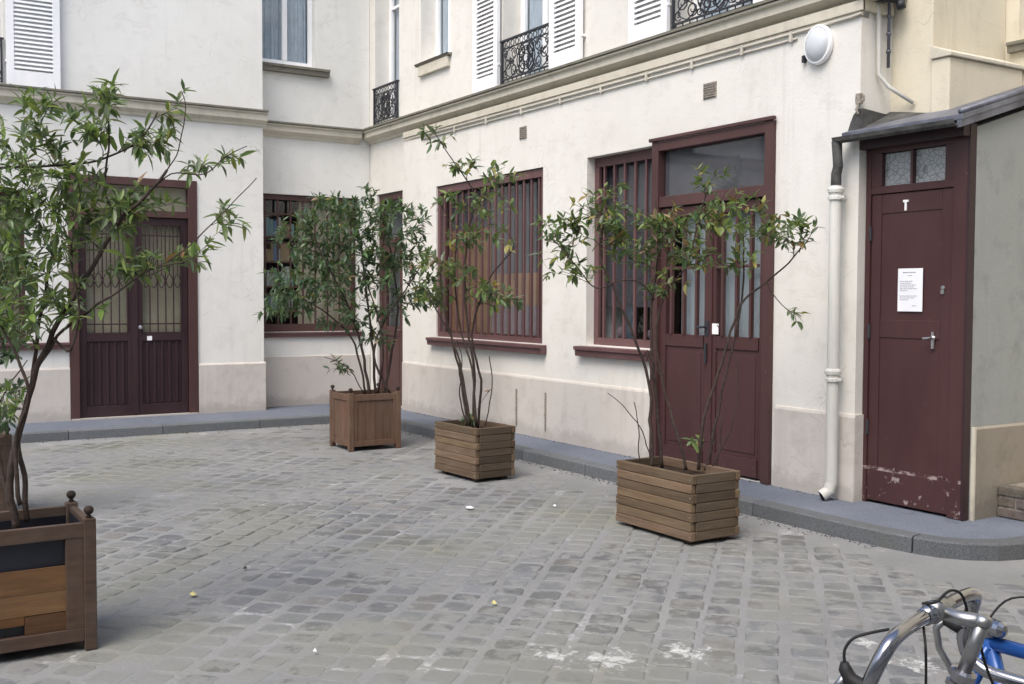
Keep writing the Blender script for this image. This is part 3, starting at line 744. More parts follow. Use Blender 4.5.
# corner bay windows
window(LW, fb, *BUP, depth=.10, mull=1, fw=.055, back='lace', sill=(4.44, 5.38, 4.445, .10, .10, 'coping'))
f = window(LW, fb, *BLOW, depth=.10, mat='maroon_frame', mull=0, fw=.045, sill=(4.43, 5.86, 1.05, .07, .05, 'maroon_light'))
m = MB(); fb.box(m, 4.46, 5.81, -.06, -.03, 1.055, 1.15); fb.box(m, 4.46, 5.81, -.06, -.03, 2.74, 2.808)
bars(m, fb, 4.46, 5.81, 1.151, 2.739, 8, -.05, .02, .02); fb.box(m, 4.461, 5.809, -.062, -.040, 2.18, 2.20)
m.build('grille', M['maroon_frame'], f)
m = MB(); fb.box(m, 5.02, 5.80, -.16, -.155, 1.1, 2.78); m.build('blind', M['ivory'], f)
sh = MB(); 
for z in (1.3, 1.62, 1.94, 2.26, 2.56): fb.box(sh, 4.42, 5.0, -.34, -.12, z, z+.02)
S = sh.build('shelf', M['wood_brown'], f)
bk = MB(); cols = [(.55, .55, .5), (.16, .24, .36), (.45, .30, .16), (.24, .34, .31), (.5, .48, .42), (.30, .16, .13), (.32, .38, .44)]
for z in (1.32, 1.64, 1.96, 2.28):
    u = 4.44
    while u < 4.96:
        w_ = U(.02, .07); bk.cur = random.choice(cols); fb.box(bk, u, u+w_*.95, -.32, -.15, z+.001, z+U(.12, .26)); u += w_
nb = NT('coloured_stock'); bkm = nb.done(nb.attr(), .6)
bk.build('stored_books', bkm, f)

# ================================================================== YELLOW ANNEXE behind the shed
YB = thing('annexe_building', 'cream yellow annexe with a low parapet rising behind the shed roof', 'building', (-4, 7.5, 0))
m = MB(); m.box(-4.930, -4.60, 6.22, 7.02, 0, 7.4); m.build('wall', M['plaster_yellow'], YB)
fy = Frame('y-', 7.03)
YW = (-4.50, -3.7, 3.32, 5.2)
m = wall(fy, -4.75, 2.9, 0, 7.4, [YW, (-2.4, -1.5, 1.0, 2.4), (-.6, .3, .1, 2.2)], .3); m.build('wall', M['plaster_yellow'], YB)
window(YB, fy, *YW, depth=.12, mull=1, fw=.06, back='lace', sill=(-4.56, -3.64, 3.32, .08, .06, 'coping'))
window(YB, fy, -2.4, -1.5, 1.0, 2.4, depth=.12, mull=1, fw=.06, back='lace')
m = MB(); fy.box(m, -.6, .3, -.12, -.07, .1, 2.2); m.build('door', M['maroon'], YB)
m = MB(); m.box(-4.598, -4.455, 6.20, 7.02, 2.5, 3.105); m.build('parapet', M['plaster_yellow'], YB, bevel=.01)
m = MB(); m.prism([(-4.597, 6.185, 3.107), (-4.435, 6.185, 3.107), (-4.435, 6.185, 3.13), (-4.597, 6.185, 3.20)], (0, .843, 0)); m.build('coping', M['cornice'], YB, bevel=.004)
m = MB(); m.box(-4.93, 3.0, 6.9, 10, 7.41, 7.6); m.build('roof', M['roofing'], YB)

# ================================================================== SHED
SH = thing('shed', 'small lean-to shed with maroon door, grey rendered side and zinc roof', 'shed', (-4.54, 6.3, .1))
yF = 5.97
m = MB(); m.prism([(-4.125, 6.03, .09), (-4.125, 6.03, 2.585), (-4.125, 7.025, 2.885), (-4.125, 7.025, .09)], (-.12, 0, 0)); m.build('side_wall', M['plaster_grey'], SH)
m = MB(); m.prism([(-4.124, 6.045, .09), (-4.108, 6.045, .09), (-4.108, 6.045, .675), (-4.124, 6.045, .69)], (0, .975, 0)); lab(m.build('plinth', M['plinth_brown'], SH), 'brownish cement plinth of the shed side'); 
m = MB(); m.box(-4.128, -4.100, 6.040, 6.055, .09, .69); m.build('plinth_edge', M['cornice'], SH)
# door surround
m = MB(); m.box(-4.925, -4.885, yF, 6.06, .10, 2.60); m.box(-4.245, -4.145, yF, 6.06, .10, 2.60); m.box(-4.885, -4.245, yF+.003, 6.055, 2.49, 2.60); m.box(-4.885, -4.245, yF+.003, 6.055, 2.215, 2.265)
m.box(-4.885, -4.80, yF+.005, 6.055, 2.265, 2.49); m.box(-4.31, -4.245, yF+.005, 6.055, 2.265, 2.49); m.box(-4.575, -4.555, yF+.006, 6.05, 2.265, 2.49)
F_ = m.build('door_frame', M['shed_door'], SH, bevel=.003)
m = MB(); m.box(-4.144, -4.126, yF-.004, 6.03, .10, 2.6); m.build('edge_post', M['maroon_dark'], SH)
m = MB(); m.box(-4.556, -4.31, 6.012, 6.018, 2.27, 2.485); m.build('wired_pane', M['wireglass'], F_)
m = MB(); m.box(-4.80, -4.574, 6.012, 6.018, 2.27, 2.485); m.build('wired_pane', M['wireglass'], F_)
m = MB(); m.box(-4.882, -4.248, 5.990, 6.03, .115, 2.212)
m.box(-4.882, -4.248, 5.980, 5.990, .115, .335); m.box(-4.882, -4.802, 5.983, 5.990, .336, 2.212); m.box(-4.33, -4.248, 5.983, 5.990, .336, 2.212); m.box(-4.801, -4.331, 5.984, 5.990, 1.24, 1.36); m.box(-4.801, -4.331, 5.984, 5.990, 2.08, 2.21)
DL = m.build('door', M['shed_door'], SH, bevel=.003)
m = MB(); m.box(-4.385, -4.365, 5.97, 5.982, 1.18, 1.29); m.tube([(-4.375, 5.98, 1.25), (-4.375, 5.94, 1.25), (-4.42, 5.935, 1.245)], .008, 8); m.lathe((-4.375, 5.981, 1.25), [(.018, 0), (.018, .008), (.008, .02)], 12, (0, -1, 0)); m.build('handle', M['steel'], DL)
m = MB(); m.lathe((-4.31, 5.981, 1.575), [(.014, 0), (.014, .006), (.004, .008)], 12, (0, -1, 0)); m.box(-4.325, -4.30, 5.975, 5.98, 1.535, 1.56); m.build('lock', M['steel'], DL)
m = MB(); m.box(-4.625, -4.585, 5.975, 5.983, 2.145, 2.16); m.box(-4.612, -4.598, 5.975, 5.983, 2.09, 2.145); m.build('keyhole_plate', M['white_paint'], DL)
for z in (.62, 1.28, 1.95):
    m = MB(); m.tube([(-4.884, 5.975, z-.05), (-4.884, 5.975, z+.05)], .011, 8); m.build('hinge', M['iron'], DL)
# zinc roof, sloping up to the back
sl = .30
def rz(y): return 2.60+(y-5.80)*sl
m = MB(); m.prism([(-5.0, 5.80, rz(5.80)), (-5.0, 5.80, rz(5.8)+.035), (-5.0, 5.895, rz(5.895)+.035), (-5.0, 5.895, rz(5.895))], (.07, 0, 0))
m.prism([(-4.93, 5.80, rz(5.80)), (-4.93, 5.80, rz(5.8)+.035), (-4.93, 7.02, rz(7.02)+.035), (-4.93, 7.02, rz(7.02))], (.86, 0, 0))
RO = m.build('roof', M['zinc'], SH, bevel=.004)
m = MB()
for x in (-4.085,): m.tube([(x, 5.80, rz(5.80)+.05), (x, 7.02, rz(7.02)+.05)], .018, 8)
m.build('standing_seam', M['zinc'], RO, smooth=True)
m = MB(); m.prism([(-4.108, 5.80, rz(5.8)-.045), (-4.108, 5.80, rz(5.8)+.0), (-4.108, 7.02, rz(7.02)), (-4.108, 7.02, rz(7.02)-.045)], (.03, 0, 0)); m.build('verge_board', M['zinc'], RO)
m = MB(); pr2 = [(-.055, 0), (-.045, -.035), (-.015, -.055), (.02, -.05), (.045, -.02), (.05, .01), (.042, .01), (.036, -.015), (.015, -.04), (-.012, -.045), (-.038, -.03), (-.047, 0)]
m.prism([(-5.045, 5.795+a*.8, 2.605+b*.75) for a, b in pr2], (.945, 0, 0)); m.build('gutter', M['lead'], RO)
m = MB(); m.box(-4.93, -4.13, 5.90, 5.965, 2.52, 2.60); m.build('eaves_board', M['maroon_dark'], SH)
m = MB()
m.prism([(-5.02, 5.895, 2.63), (-4.90, 5.895, 2.63), (-4.92, 5.895, 2.80), (-4.965, 5.895, 2.76), (-4.99, 5.895, 2.71)], (0, -.02, 0))
m.prism([(-4.926, 5.875, 2.62), (-4.926, 6.215, 2.70), (-4.926, 6.215, 2.775), (-4.926, 5.90, 2.80)], (.022, 0, 0))
m.prism([(-4.93, 5.86, 2.64), (-4.80, 5.95, 2.67), (-4.60, 6.215, 2.745), (-4.93, 6.215, 2.80)], (0, 0, .01))
m.build('saddle_flashing', M['lead'], RO)

# notice on the shed door
NB = tag((lambda m: (m.box(-4.655, -4.462, 5.9775, 5.9795, 1.42, 1.705), m.build('notice', M['paper'], None, origin=(-4.56, 5.978, 1.42)))[1])(MB()), 'white printed notice taped at eye height on the maroon shed door', 'notice')
tx = MB()
def text_line(z, a, b, h=.0035):
    u = a
    while u < b:
        w_ = U(.006, .018); 
        if u+w_ > b: break
        tx.box(u, u+w_, 5.9766, 5.9774, z, z+h); u += w_+.004
text_line(1.675, -4.615, -4.50, .006); text_line(1.655, -4.58, -4.53, .004)
for k, (a, b) in enumerate(((-4.638, -4.53), (-4.638, -4.545), (-4.638, -4.515), (-4.638, -4.53), (-4.638, -4.50), (-4.638, -4.58))): text_line(1.618-k*.0125, a, b, .004)
for k, (a, b) in enumerate(((-4.638, -4.505), (-4.638, -4.52), (-4.638, -4.56))): text_line(1.520-k*.0125, a, b, .004)
text_line(1.455, -4.54, -4.505, .004)
tx.build('printed_text', M['ink'], NB)

# drainpipe
DP = thing('drainpipe', 'cream cast iron drainpipe with two collars running down beside the shed door', 'drainpipe', (-5.04, 5.81, .1))
m = MB(); m.tube([(-5.04, 5.80, 2.28), (-5.04, 5.80, .22), (-5.045, 5.785, .165), (-5.07, 5.74, .13)], .041, 18); m.build('pipe', M['cast_iron_cream'], DP, smooth=False)
m = MB(); m.tube([(-5.07, 5.741, .13), (-5.073, 5.7365, .128)], .038, 16); m.build('outlet', M['void'], DP)  # black disc paints the shade inside the pipe mouth
for z in (2.24, .985):
    m = MB(); m.lathe((-5.04, 5.80, z-.06), [(.042, 0), (.053, .004), (.053, .024), (.045, .030), (.045, .048), (.055, .054), (.057, .075), (.050, .088), (.042, .092)], 18); m.box(-4.99, -4.96, 5.79, 5.81, z-.05, z-.03)
    m.box(-5.05, -5.03, 5.84, 5.898, z-.05, z-.03); m.build('collar', M['cast_iron_cream'], DP)
m = MB(); m.tube([(-5.04, 5.80, 2.26), (-5.04, 5.80, 2.36), (-5.025, 5.80, 2.41), (-5.03, 5.797, 2.48), (-5.035, 5.795, 2.582)], [.036, .035, .034, .033, .036], 14); m.build('lead_pipe', M['lead'], DP)

# wall lamp
WL = thing('wall_lamp', 'round white bulkhead lamp high on the wall above the drainpipe', 'wall lamp', (-5.285, 5.9, 3.30))
m = MB()
def oval(mb, prof, n=28):
    vs = []
    for (r, w_) in prof:
        for k in range(n):
            a = 2*math.pi*k/n; vs.append(V((-5.285+math.cos(a)*r*.86, 5.90-w_, 3.30+math.sin(a)*r*.98)))
    fs = [(i*n+k, i*n+(k+1) % n, (i+1)*n+(k+1) % n, (i+1)*n+k) for i in range(len(prof)-1) for k in range(n)]
    fs += [tuple(range(n)), tuple((len(prof)-1)*n+k for k in range(n))]; mb.add(vs, fs)
oval(m, [(.135, .001), (.143, .010), (.143, .032), (.137, .044), (.126, .046), (.122, .040)]); m.build('housing', M['white_paint'], WL, smooth=True)
m = MB(); oval(m, [(.123, .036), (.118, .050), (.100, .068), (.066, .082), (.027, .088), (.004, .089)]); m.build('diffuser', M['opal'], WL, smooth=True)
m = MB(); m.box(-5.435, -5.412, 5.87, 5.899, 3.20, 3.25); m.build('latch', M['iron'], WL)

# cables and thin pipes on the wall
CB = thing('cable_run', 'pair of thin painted pipes clipped along the wall just under the cornice', 'pipes', (-8, 5.87, 3.4))
m = MB(); m.tube([(-11.4, 5.885, 3.432), (-8, 5.883, 3.428), (-5.02, 5.885, 3.432), (-4.92, 5.88, 3.44)], .010, 8); m.build('pipe', M['cable'], CB, smooth=True)
m = MB(); m.tube([(-11.4, 5.888, 3.392), (-8, 5.886, 3.386), (-5.50, 5.888, 3.388)], .008, 8); m.build('pipe', M['cable'], CB, smooth=True)
for x in (-10.6, -9.9, -9.2, -8.5, -7.85, -7.2, -6.62, -6.05, -5.55):
    m = MB(); m.box(x-.012, x+.012, 5.872, 5.899, 3.372, 3.446); m.build('clip', M['cable'], CB)
VP_ = thing('corner_pipes', 'thin vertical pipes in the angle between the white wing and the cream annexe', 'pipes', (-4.88, 6.15, 3))
m = MB(); m.tube([(-4.905, 6.02, 3.52), (-4.905, 6.04, 3.46), (-4.905, 6.05, 3.05), (-4.86, 6.10, 2.96), (-4.73, 6.2, 2.84)], .014, 8); lab(m.build('pipe', M['cast_iron_cream'], VP_, smooth=True), 'cream pipe that bends down on to the roof')
m = MB(); m.tube([(-4.895, 6.14, 4.6), (-4.895, 6.14, 3.1)], .011, 8)
for z in (3.2, 3.32, 3.44, 3.56): m.tube([(-4.895, 6.14, z), (-4.895, 6.14, z+.02)], .017, 8)
m.build('pipe', M['zinc'], VP_, smooth=True)
m = MB(); m.tube([(-4.90, 5.99, 3.56), (-4.79, 6.14, 3.545)], .028, 10); m.tube([(-4.80, 6.13, 3.53), (-4.79, 6.135, 3.48)], .03, 10); m.build('elbow', M['iron'], VP_, smooth=True)
BX = MB(); BX.box(-4.945, -4.905, 5.87, 5.899, 2.83, 2.90); BX.box(-4.96, -4.89, 5.885, 5.899, 2.845, 2.885); BX.tube([(-4.925, 5.88, 2.83), (-4.93, 5.86, 2.79), (-4.92, 5.87, 2.76)], .008, 6)
tag(BX.build('junction_box', M['vent'], None, origin=(-4.925, 5.9, 2.83)), 'small rusty box fixed at the wall corner above the shed gutter', 'box')

# brick step
BS = MB()
for r_ in range(3):
    x = -4.10-(.09 if r_ % 2 else 0); z = .098+r_*.07
    while x < -3.72:
        v_ = U(.75, 1.2); BS.cur = (v_, v_*U(.92, 1), v_*U(.88, .98)); x1 = min(x+.205, -3.70)
        BS.box(max(x, -4.10), x1, 6.29+U(-.003, .003), 6.39, z+.004, z+.060); x += .22
BS.cur = (1.7, 1.7, 1.65); BS.box(-4.098, -3.705, 6.300, 6.62, .096, .296)
tag(BS.build('brick_step', M['brick'], None, bevel=.004, origin=(-3.9, 6.4, .1)), 'low step of three brick courses against the grey side of the shed', 'step')

# ================================================================== buildings round the rest of the yard
def plain_building(label, fr, u0, u1, zt, mat, holes, boxargs):
    r = thing('courtyard_building', label, 'building', (boxargs[0], boxargs[2], 0))
    m = wall(fr, u0, u1, 0, zt, holes, .3); m.build('wall', M[mat], r)
    for h in holes:
        window(r, fr, h[0], h[1], h[2], h[3], depth=.15, mull=1, fw=.07, back='lace' if h[2] > 3 else 'void')
    m = MB(); m.box(*boxargs, 0, zt); m.build('rear_wall', M[mat], r)
    return r
h1 = [(u, u+1.0, z, z+1.9) for u in (-7, -4.2, -1.4, 1.4, 4.2) for z in (1.0, 4.1)]
plain_building('tall cream building closing the right side of the yard behind the viewer', Frame('x-', 2.9), -11, 7.0, 7.5, 'plaster', h1, (3.6, 3.9, -11, 7))
h2 = [(u, u+1.0, z, z+1.9) for u in (-11, -8.2, -5.4, -2.6, .2) for z in (1.0,)]
plain_building('low white building across the yard behind the viewer', Frame('y+', -10.5), -13, 2.85, 4.2, 'plaster_left', h2, (-13, 2.8, -11.5, -11.2))  # unseen; kept low so more light reaches the walls facing it

# ================================================================== planters
def rotz(cx, cy, a): return Matrix.Translation((cx, cy, 0)) @ Matrix.Rotation(a, 4, 'Z') @ Matrix.Translation((-cx, -cy, 0))
def sleeper_planter(x0, x1, y0, y1, zb, zt, n, rot, label):
    cx, cy = (x0+x1)/2, (y0+y1)/2; Mx = rotz(cx, cy, rot)
    P = thing('planter', label, 'planter', (cx, cy, 0), 'low planters of stacked horizontal boards')
    h = (zt-zb)/n; th = .035
    for k in range(n):
        z0, z1 = zb+k*h, zb+(k+1)*h-.003; o = .010 if k % 2 else 0
        for (yy0, yy1) in ((y0, y0+th), (y1-th, y1)):
            a = MB(); v = U(.62, 1.15); a.cur = (v, v*U(.96, 1.02), v*U(.90, 1)); j_ = U(-.003, .003)
            a.box(x0+o, x1-o, yy0+j_, yy1+j_, z0+U(-.001, .001), z1, Mx); a.build('board', M['wood_board'], P, bevel=.004)
        for sx in (x0+o+.018, x1-o-.018):
            sc_ = MB(); sc_.lathe(Mx @ V((sx, y0-.0005+j_*0, (z0+z1)/2+U(-.004, .004))), [(.0045, 0), (.0045, .003), (.001, .0035)], 8, (0, -1, 0)); sc_.build('screw', M['vent'], P) if k % 2 == 0 else None
        for (xx0, xx1) in ((x0+.001, x0+th), (x1-th, x1-.001)):
            b = MB(); v = U(.45, .8); b.cur = (v, v, v*.97); j_ = U(-.002, .002); e = -.0 if k % 2 == 0 else th-.010  # end boards toned down to paint in the shaded side
            b.box(xx0+j_, xx1+j_, y0+th+.004-(e*.0), y1-th-.004, z0, z1+U(-.001, .001), Mx); b.build('board', M['wood_board_y_shaded'], P, bevel=.004)
    s = MB(); s.box(x0+th, x1-th, y0+th, y1-th, zb+.02, zt-.06, Mx); s.build('soil', M['soil'], P)
    for xx in (x0+.06, x1-.12):
        for yy in (y0+.04, y1-.10): f = MB(); f.box(xx, xx+.06, yy, yy+.06, .004, zb, Mx); f.build('foot', M['wood_dark'], P)
    return P
sleeper_planter(-5.535, -4.79, 4.295, 4.69, .032, .435, 7, 0, 'long board planter in front of the barred double door, nearest the shed')
sleeper_planter(-8.02, -7.37, 4.27, 4.66, .032, .445, 7, math.radians(3), 'smaller board planter under the wide barred window, in the middle of the three')

def versailles(x1, y1, sx, sy, h, label, wood_m='wood_brown', broken=False, rot=0):
    x0, y0 = x1-sx, y1-sy; cx, cy = (x0+x1)/2, (y0+y1)/2; Mx = rotz(cx, cy, rot)
    P = thing('planter', label, 'planter', (cx, cy, 0), 'square panelled planters with ball finials')
    pw = .05
    for (px, py) in ((x0, y0), (x1-pw, y0), (x1-pw, y1-pw), (x0, y1-pw)):
        m = MB(); v = U(.85, 1.1); m.cur = (v, v, v); m.box(px, px+pw, py, py+pw, .003, h+.012, Mx); po = m.build('post', M[wood_m], P, bevel=.004)
        q = Mx @ V((px+pw/2, py+pw/2, h+.012)); m = MB(); m.cur = (.45, .45, .45)
        m.lathe(q, [(.010, 0), (.013, .006), (.007, .014), (.014, .019), (.021, .030), (.020, .041), (.012, .050), (.003, .052)], 14); m.build('finial', M['wood_dark'], po, smooth=True)
    def side(ax, lo, hi, pos, inw, brk=False):
        # rails and panel of one side; ax 0 = runs along X at y=pos, 1 = runs along Y at x=pos
        m = MB(); pnl = MB()
        def bx(mb, a, b, d0, d1, z0, z1):
            w0, w1 = pos+inw*d0, pos+inw*d1
            if ax == 0: mb.box(a, b, w0, w1, z0, z1, Mx)
            else: mb.box(w0, w1, a, b, z0, z1, Mx)
        a, b = lo+pw, hi-pw
        m.cur = (1, 1, 1); bx(m, a, b, .006, .034, h-.065, h-.004); bx(m, a, b, .006, .034, .045, .10)
        if not brk:
            bx(m, a, a+.035, .008, .032, .10, h-.065); bx(m, b-.035, b, .008, .032, .10, h-.065)
            n_ = 4; s_ = (b-a-.07)/n_
            for k in range(n_): v = U(.8, 1.15); pnl.cur = (v, v, v); bx(pnl, a+.035+k*s_+.001, a+.035+(k+1)*s_-.001, .016, .028, .10, h-.065)
            pnl.build('panel', M[wood_m], P)
        else:
            bx(m, b-.07, b, .008, .032, .10, h-.065)
            zz = [.10, .175, .25, .335]; 
            pnl.cur = (.55, .5, .5); bx(pnl, b-.23, b-.07, .016, .028, .10, .178); pnl.cur = (.7, .6, .5); bx(pnl, a+.02, b-.232, .016, .028, .145, .18)
            pnl.cur = (1, 1, 1); bx(pnl, a, b-.07, .016, .028, .182, .27); pnl.cur = (.9, .85, .8); bx(pnl, a, b-.07, .016, .028, .272, .372)
            lab(pnl.build('panel', M['wood_orange'], P), 'broken panel of bare orange planks')
        m.build('rail', M[wood_m if not brk else 'wood_dark'], P, bevel=.002)
    side(0, x0, x1, y0, 1); side(0, x0, x1, y1, -1); side(1, y0, y1, x0, 1); side(1, y0, y1, x1, -1, broken)
    dz = .15 if broken else .075
    s = MB(); s.box(x0+.036, x1-.036, y0+.036, y1-.036, .06, h-dz, Mx)
    if broken:
        for (a0_, a1_, b0_, b1_) in ((x0+.036, x1-.036, y0+.036, y0+.040), (x0+.036, x1-.036, y1-.040, y1-.036), (x0+.036, x0+.040, y0+.041, y1-.041), (x1-.040, x1-.036, y0+.041, y1-.041)): s.box(a0_, a1_, b0_, b1_, h-dz, h-.035+U(-.01, .01), Mx)
    s.build('liner', M['liner'], P)
    s = MB(); s.box(x0+.05, x1-.05, y0+.05, y1-.05, h-dz-.01, h-dz+.009, Mx); s.build('soil', M['soil'], P)
    return P
versailles(-9.49, 4.665, .50, .555, .555, 'square panelled planter near the corner of the yard, furthest of the finial planters')
versailles(-4.70, .882, .46, .56, .55, 'nearest panelled planter with dark liner showing through its broken side', 'wood_dark', True)
versailles(-7.85, .94, .46, .50, .55, 'panelled planter half hidden behind the nearest one at the left edge', 'wood_dark')

# ================================================================== shrubs
DARK = [(.062, .112, .066), (.076, .136, .074), (.096, .166, .084), (.070, .124, .082), (.125, .205, .090), (.115, .165, .115)]
FRESH = [(.14, .20, .075), (.18, .26, .085), (.22, .32, .10), (.11, .165, .08), (.27, .36, .10), (.16, .21, .12), (.19, .24, .15)]
MIDG = [(.105, .165, .072), (.14, .21, .080), (.18, .26, .085), (.085, .135, .070), (.125, .18, .105), (.23, .31, .095), (.17, .215, .14)]
def pick(pal, odd=.0):
    r = R_()
    if r < odd: return random.choice([(.42, .34, .08), (.30, .16, .08), (.48, .32, .24), (.30, .32, .07), (.40, .36, .12)])
    c = random.choice(pal); k = U(.75, 1.3); return (c[0]*k, c[1]*k, c[2]*k)
def smooth_path(P, n=4):
    out = []
    P = [P[0]]+P+[P[-1]]
    for i in range(1, len(P)-2):
        for k in range(n):
            t = k/n; a, b, c, d = P[i-1], P[i], P[i+1], P[i+2]
            out.append(.5*((2*b)+(c-a)*t+(2*a-5*b+4*c-d)*t*t+(3*b-a-3*c+d)*t*t*t))
    out.append(P[-2]); return out
def shrub(label, base, d, limbs, blobs, pal, odd=.03, L=.105, Wd=.034, rad=.5, r0=.012, seed=1, lpt=(5, 9), tw=.0032):
    """limbs: measured stem lines (px, py, depth offset); blobs: (px, py, rx, ry, number of twigs)"""
    random.seed(seed)
    T = thing('shrub', label, 'shrub', base, 'shrubs growing in the planters')
    wd = MB(); lf = MB(); sk = []
    for li in limbs:
        pts, ra, rb = li
        Pw = smooth_path([at(px, py, d+dd) for px, py, dd in pts], 5)
        Pw = [p+V((noise.noise(p*9)*.012, noise.noise(p*9+V((5, 0, 0)))*.012, 0)) for p in Pw]
        n_ = len(Pw); rr = [ra+(rb-ra)*k/(n_-1) for k in range(n_)]
        wd.tube(Pw, rr, 7)
        for k, p in enumerate(Pw):
            if k > n_*.35: sk.append((p, rr[k], (Pw[min(k+1, n_-1)]-Pw[max(k-1, 0)]).normalized()))
    targets = []
    pm = F_PX/d
    for (bx_, by_, rx, ry, n_) in blobs:
        for _ in range(n_):
            while True:
                a, b, c = U(-1, 1), U(-1, 1), U(-1, 1)
                if a*a+b*b+c*c < 1: break
            dep = d + c*min(rad, max(rx, ry)/pm*1.15)
            targets.append(at(bx_+a*rx, by_+b*ry, dep))
    targets.sort(key=lambda t: min((t-s[0]).length for s in sk))
    for t in targets:
        best = None; bs = 1e9
        for (p, r, dd) in sk:
            v = t-p; l_ = v.length
            if l_ < .04: continue
            cost = l_ + max(0, p.z-t.z)*.8 - .12*max(0, v.normalized().dot(dd))
            if cost < bs: bs = cost; best = (p, r, dd)
        if not best: continue
        p, r, dd = best; v = t-p; l_ = v.length
        up = V((0, 0, 1)); c1 = p+dd*(l_*.35)+up*(l_*.06)+V((U(-1, 1), U(-1, 1), U(-1, 1)))*l_*.08
        pts = []
        n_ = max(3, min(8, int(l_/.05)))
        for k in range(n_+1):
            s = k/n_; pts.append(p*(1-s)**2 + c1*(2*s*(1-s)) + t*s*s)
        rs = min(r*.75, tw*1.1+l_*.004); wd.tube(pts, [rs+(tw*.5-rs)*k/n_ for k in range(n_+1)], 4, False)
        for k in range(1, n_+1):
            q = pts[k]; sk.append((q, rs*.8, (pts[k]-pts[k-1]).normalized()))
        # leaves: a loose rosette at the tip and a few back along the twig
        nl = random.randint(*lpt); tip = pts[-1]; tdir = (pts[-1]-pts[-2]).normalized()
        e1 = tdir.orthogonal().normalized(); e2 = tdir.cross(e1); ph = U(0, 6.28)
        tone = pick(pal, odd*.6)
        for k in range(nl):
            a = ph+k*2.4; back = 0 if k < nl*.6 else U(.03, min(.16, l_*.8))
            s = max(0, 1-back/max(l_, .01)); q = p*(1-s)**2 + c1*(2*s*(1-s)) + t*s*s
            ou = e1*math.cos(a)+e2*math.sin(a)
            dd_ = (tdir*U(.25, .9)+ou*U(.6, 1.0)+V((0, 0, U(-.35, .25)))).normalized()
            col = pick(pal, odd) if R_() < .5 else tuple(x*U(.85, 1.2) for x in tone)
            nrm = (up+V((U(-.6, .6), U(-.6, .6), U(-.1, .3)))).normalized()
            sc = U(.4, 1.2); lf.leaf(q, dd_, nrm, L*sc, Wd*sc*U(.85, 1.2), col, U(.05, .45))
    wd.build('stems', M['bark'], T, smooth=True)
    lf.build('foliage', M['leaf'], T)
    return T
# corner shrub, dense and dark
shrub('dense dark green shrub filling the corner of the yard beside the maroon narrow door', (-9.75, 4.39, .45), 10.6, [
    ([(370, 396, 0), (362, 350, -.05), (350, 310, -.1), (330, 270, -.2), (312, 235, -.25)], .016, .007),
    ([(376, 396, .05), (372, 340, .05), (366, 290, .1), (360, 240, .1), (352, 212, .15)], .015, .006),
    ([(384, 396, 0), (392, 350, .1), (398, 310, .2), (392, 260, .25), (385, 225, .3)], .015, .006),
    ([(390, 394, -.05), (374, 355, -.1), (385, 320, -.15), (405, 290, -.2), (420, 268, -.2)], .013, .005),
    ([(366, 394, .05), (355, 345, .1), (335, 320, .15), (305, 300, .2), (278, 292, .2)], .012, .005),
    ([(378, 394, 0), (383, 350, -.2), (376, 310, -.3), (362, 270, -.35)], .012, .005),
    ([(364, 394, 0), (352, 372, -.1), (338, 362, -.15), (324, 357, -.2)], .006, .003)],
    [(300, 235, 30, 28, 46), (345, 222, 42, 26, 70), (388, 222, 30, 24, 44), (298, 278, 36, 30, 60), (348, 272, 45, 36, 95), (398, 262, 32, 36, 56), (419, 232, 15, 28, 16),
     (284, 305, 24, 16, 26), (412, 300, 14, 22, 15), (350, 315, 48, 16, 34), (375, 335, 22, 12, 10), (336, 368, 14, 10, 7), (265, 313, 9, 5, 3), (335, 201, 30, 10, 14), (428, 285, 8, 28, 10), (372, 190, 12, 10, 5)],
    DARK, .03, .092, .030, .50, seed=11, lpt=(7, 11))
shrub('thin multi-stemmed shrub with one tall shoot in the middle board planter', (-7.65, 4.46, .38), 8.86, [
    ([(467, 428, 0), (462, 385, 0), (452, 340, -.05), (444, 305, -.1), (440, 275, -.1)], .012, .005),
    ([(473, 428, 0), (474, 370, 0), (468, 330, 0), (465, 280, .05), (468, 230, .05), (474, 195, .05), (452, 160, 0), (437, 136, 0)], .013, .0035),
    ([(478, 428, .05), (481, 380, .05), (472, 335, .1), (484, 290, .1), (502, 262, .1), (516, 246, .1)], .012, .004),
    ([(470, 426, -.05), (462, 370, -.1), (450, 335, -.1), (432, 303, -.15), (424, 288, -.15)], .011, .004),
    ([(476, 426, -.05), (472, 370, -.05), (459, 325, .1), (455, 265, .15), (459, 215, .15)], .011, .004),
    ([(466, 424, .1), (460, 395, .1), (462, 360, .12), (457, 340, .1)], .007, .003),
    ([(486, 426, 0), (492, 385, 0), (489, 356, 0)], .005, .004)],
    [(437, 135, 15, 12, 5), (462, 168, 18, 9, 8), (498, 176, 26, 12, 12), (483, 205, 30, 18, 16), (462, 235, 26, 18, 16), (438, 262, 20, 22, 20), (500, 238, 20, 14, 5), (493, 295, 20, 14, 17), (432, 292, 18, 16, 17), (460, 285, 28, 18, 18), (508, 300, 12, 10, 6), (448, 205, 16, 12, 5), (470, 418, 10, 5, 3)],
    MIDG, .16, .088, .034, .35, seed=5, lpt=(5, 8))
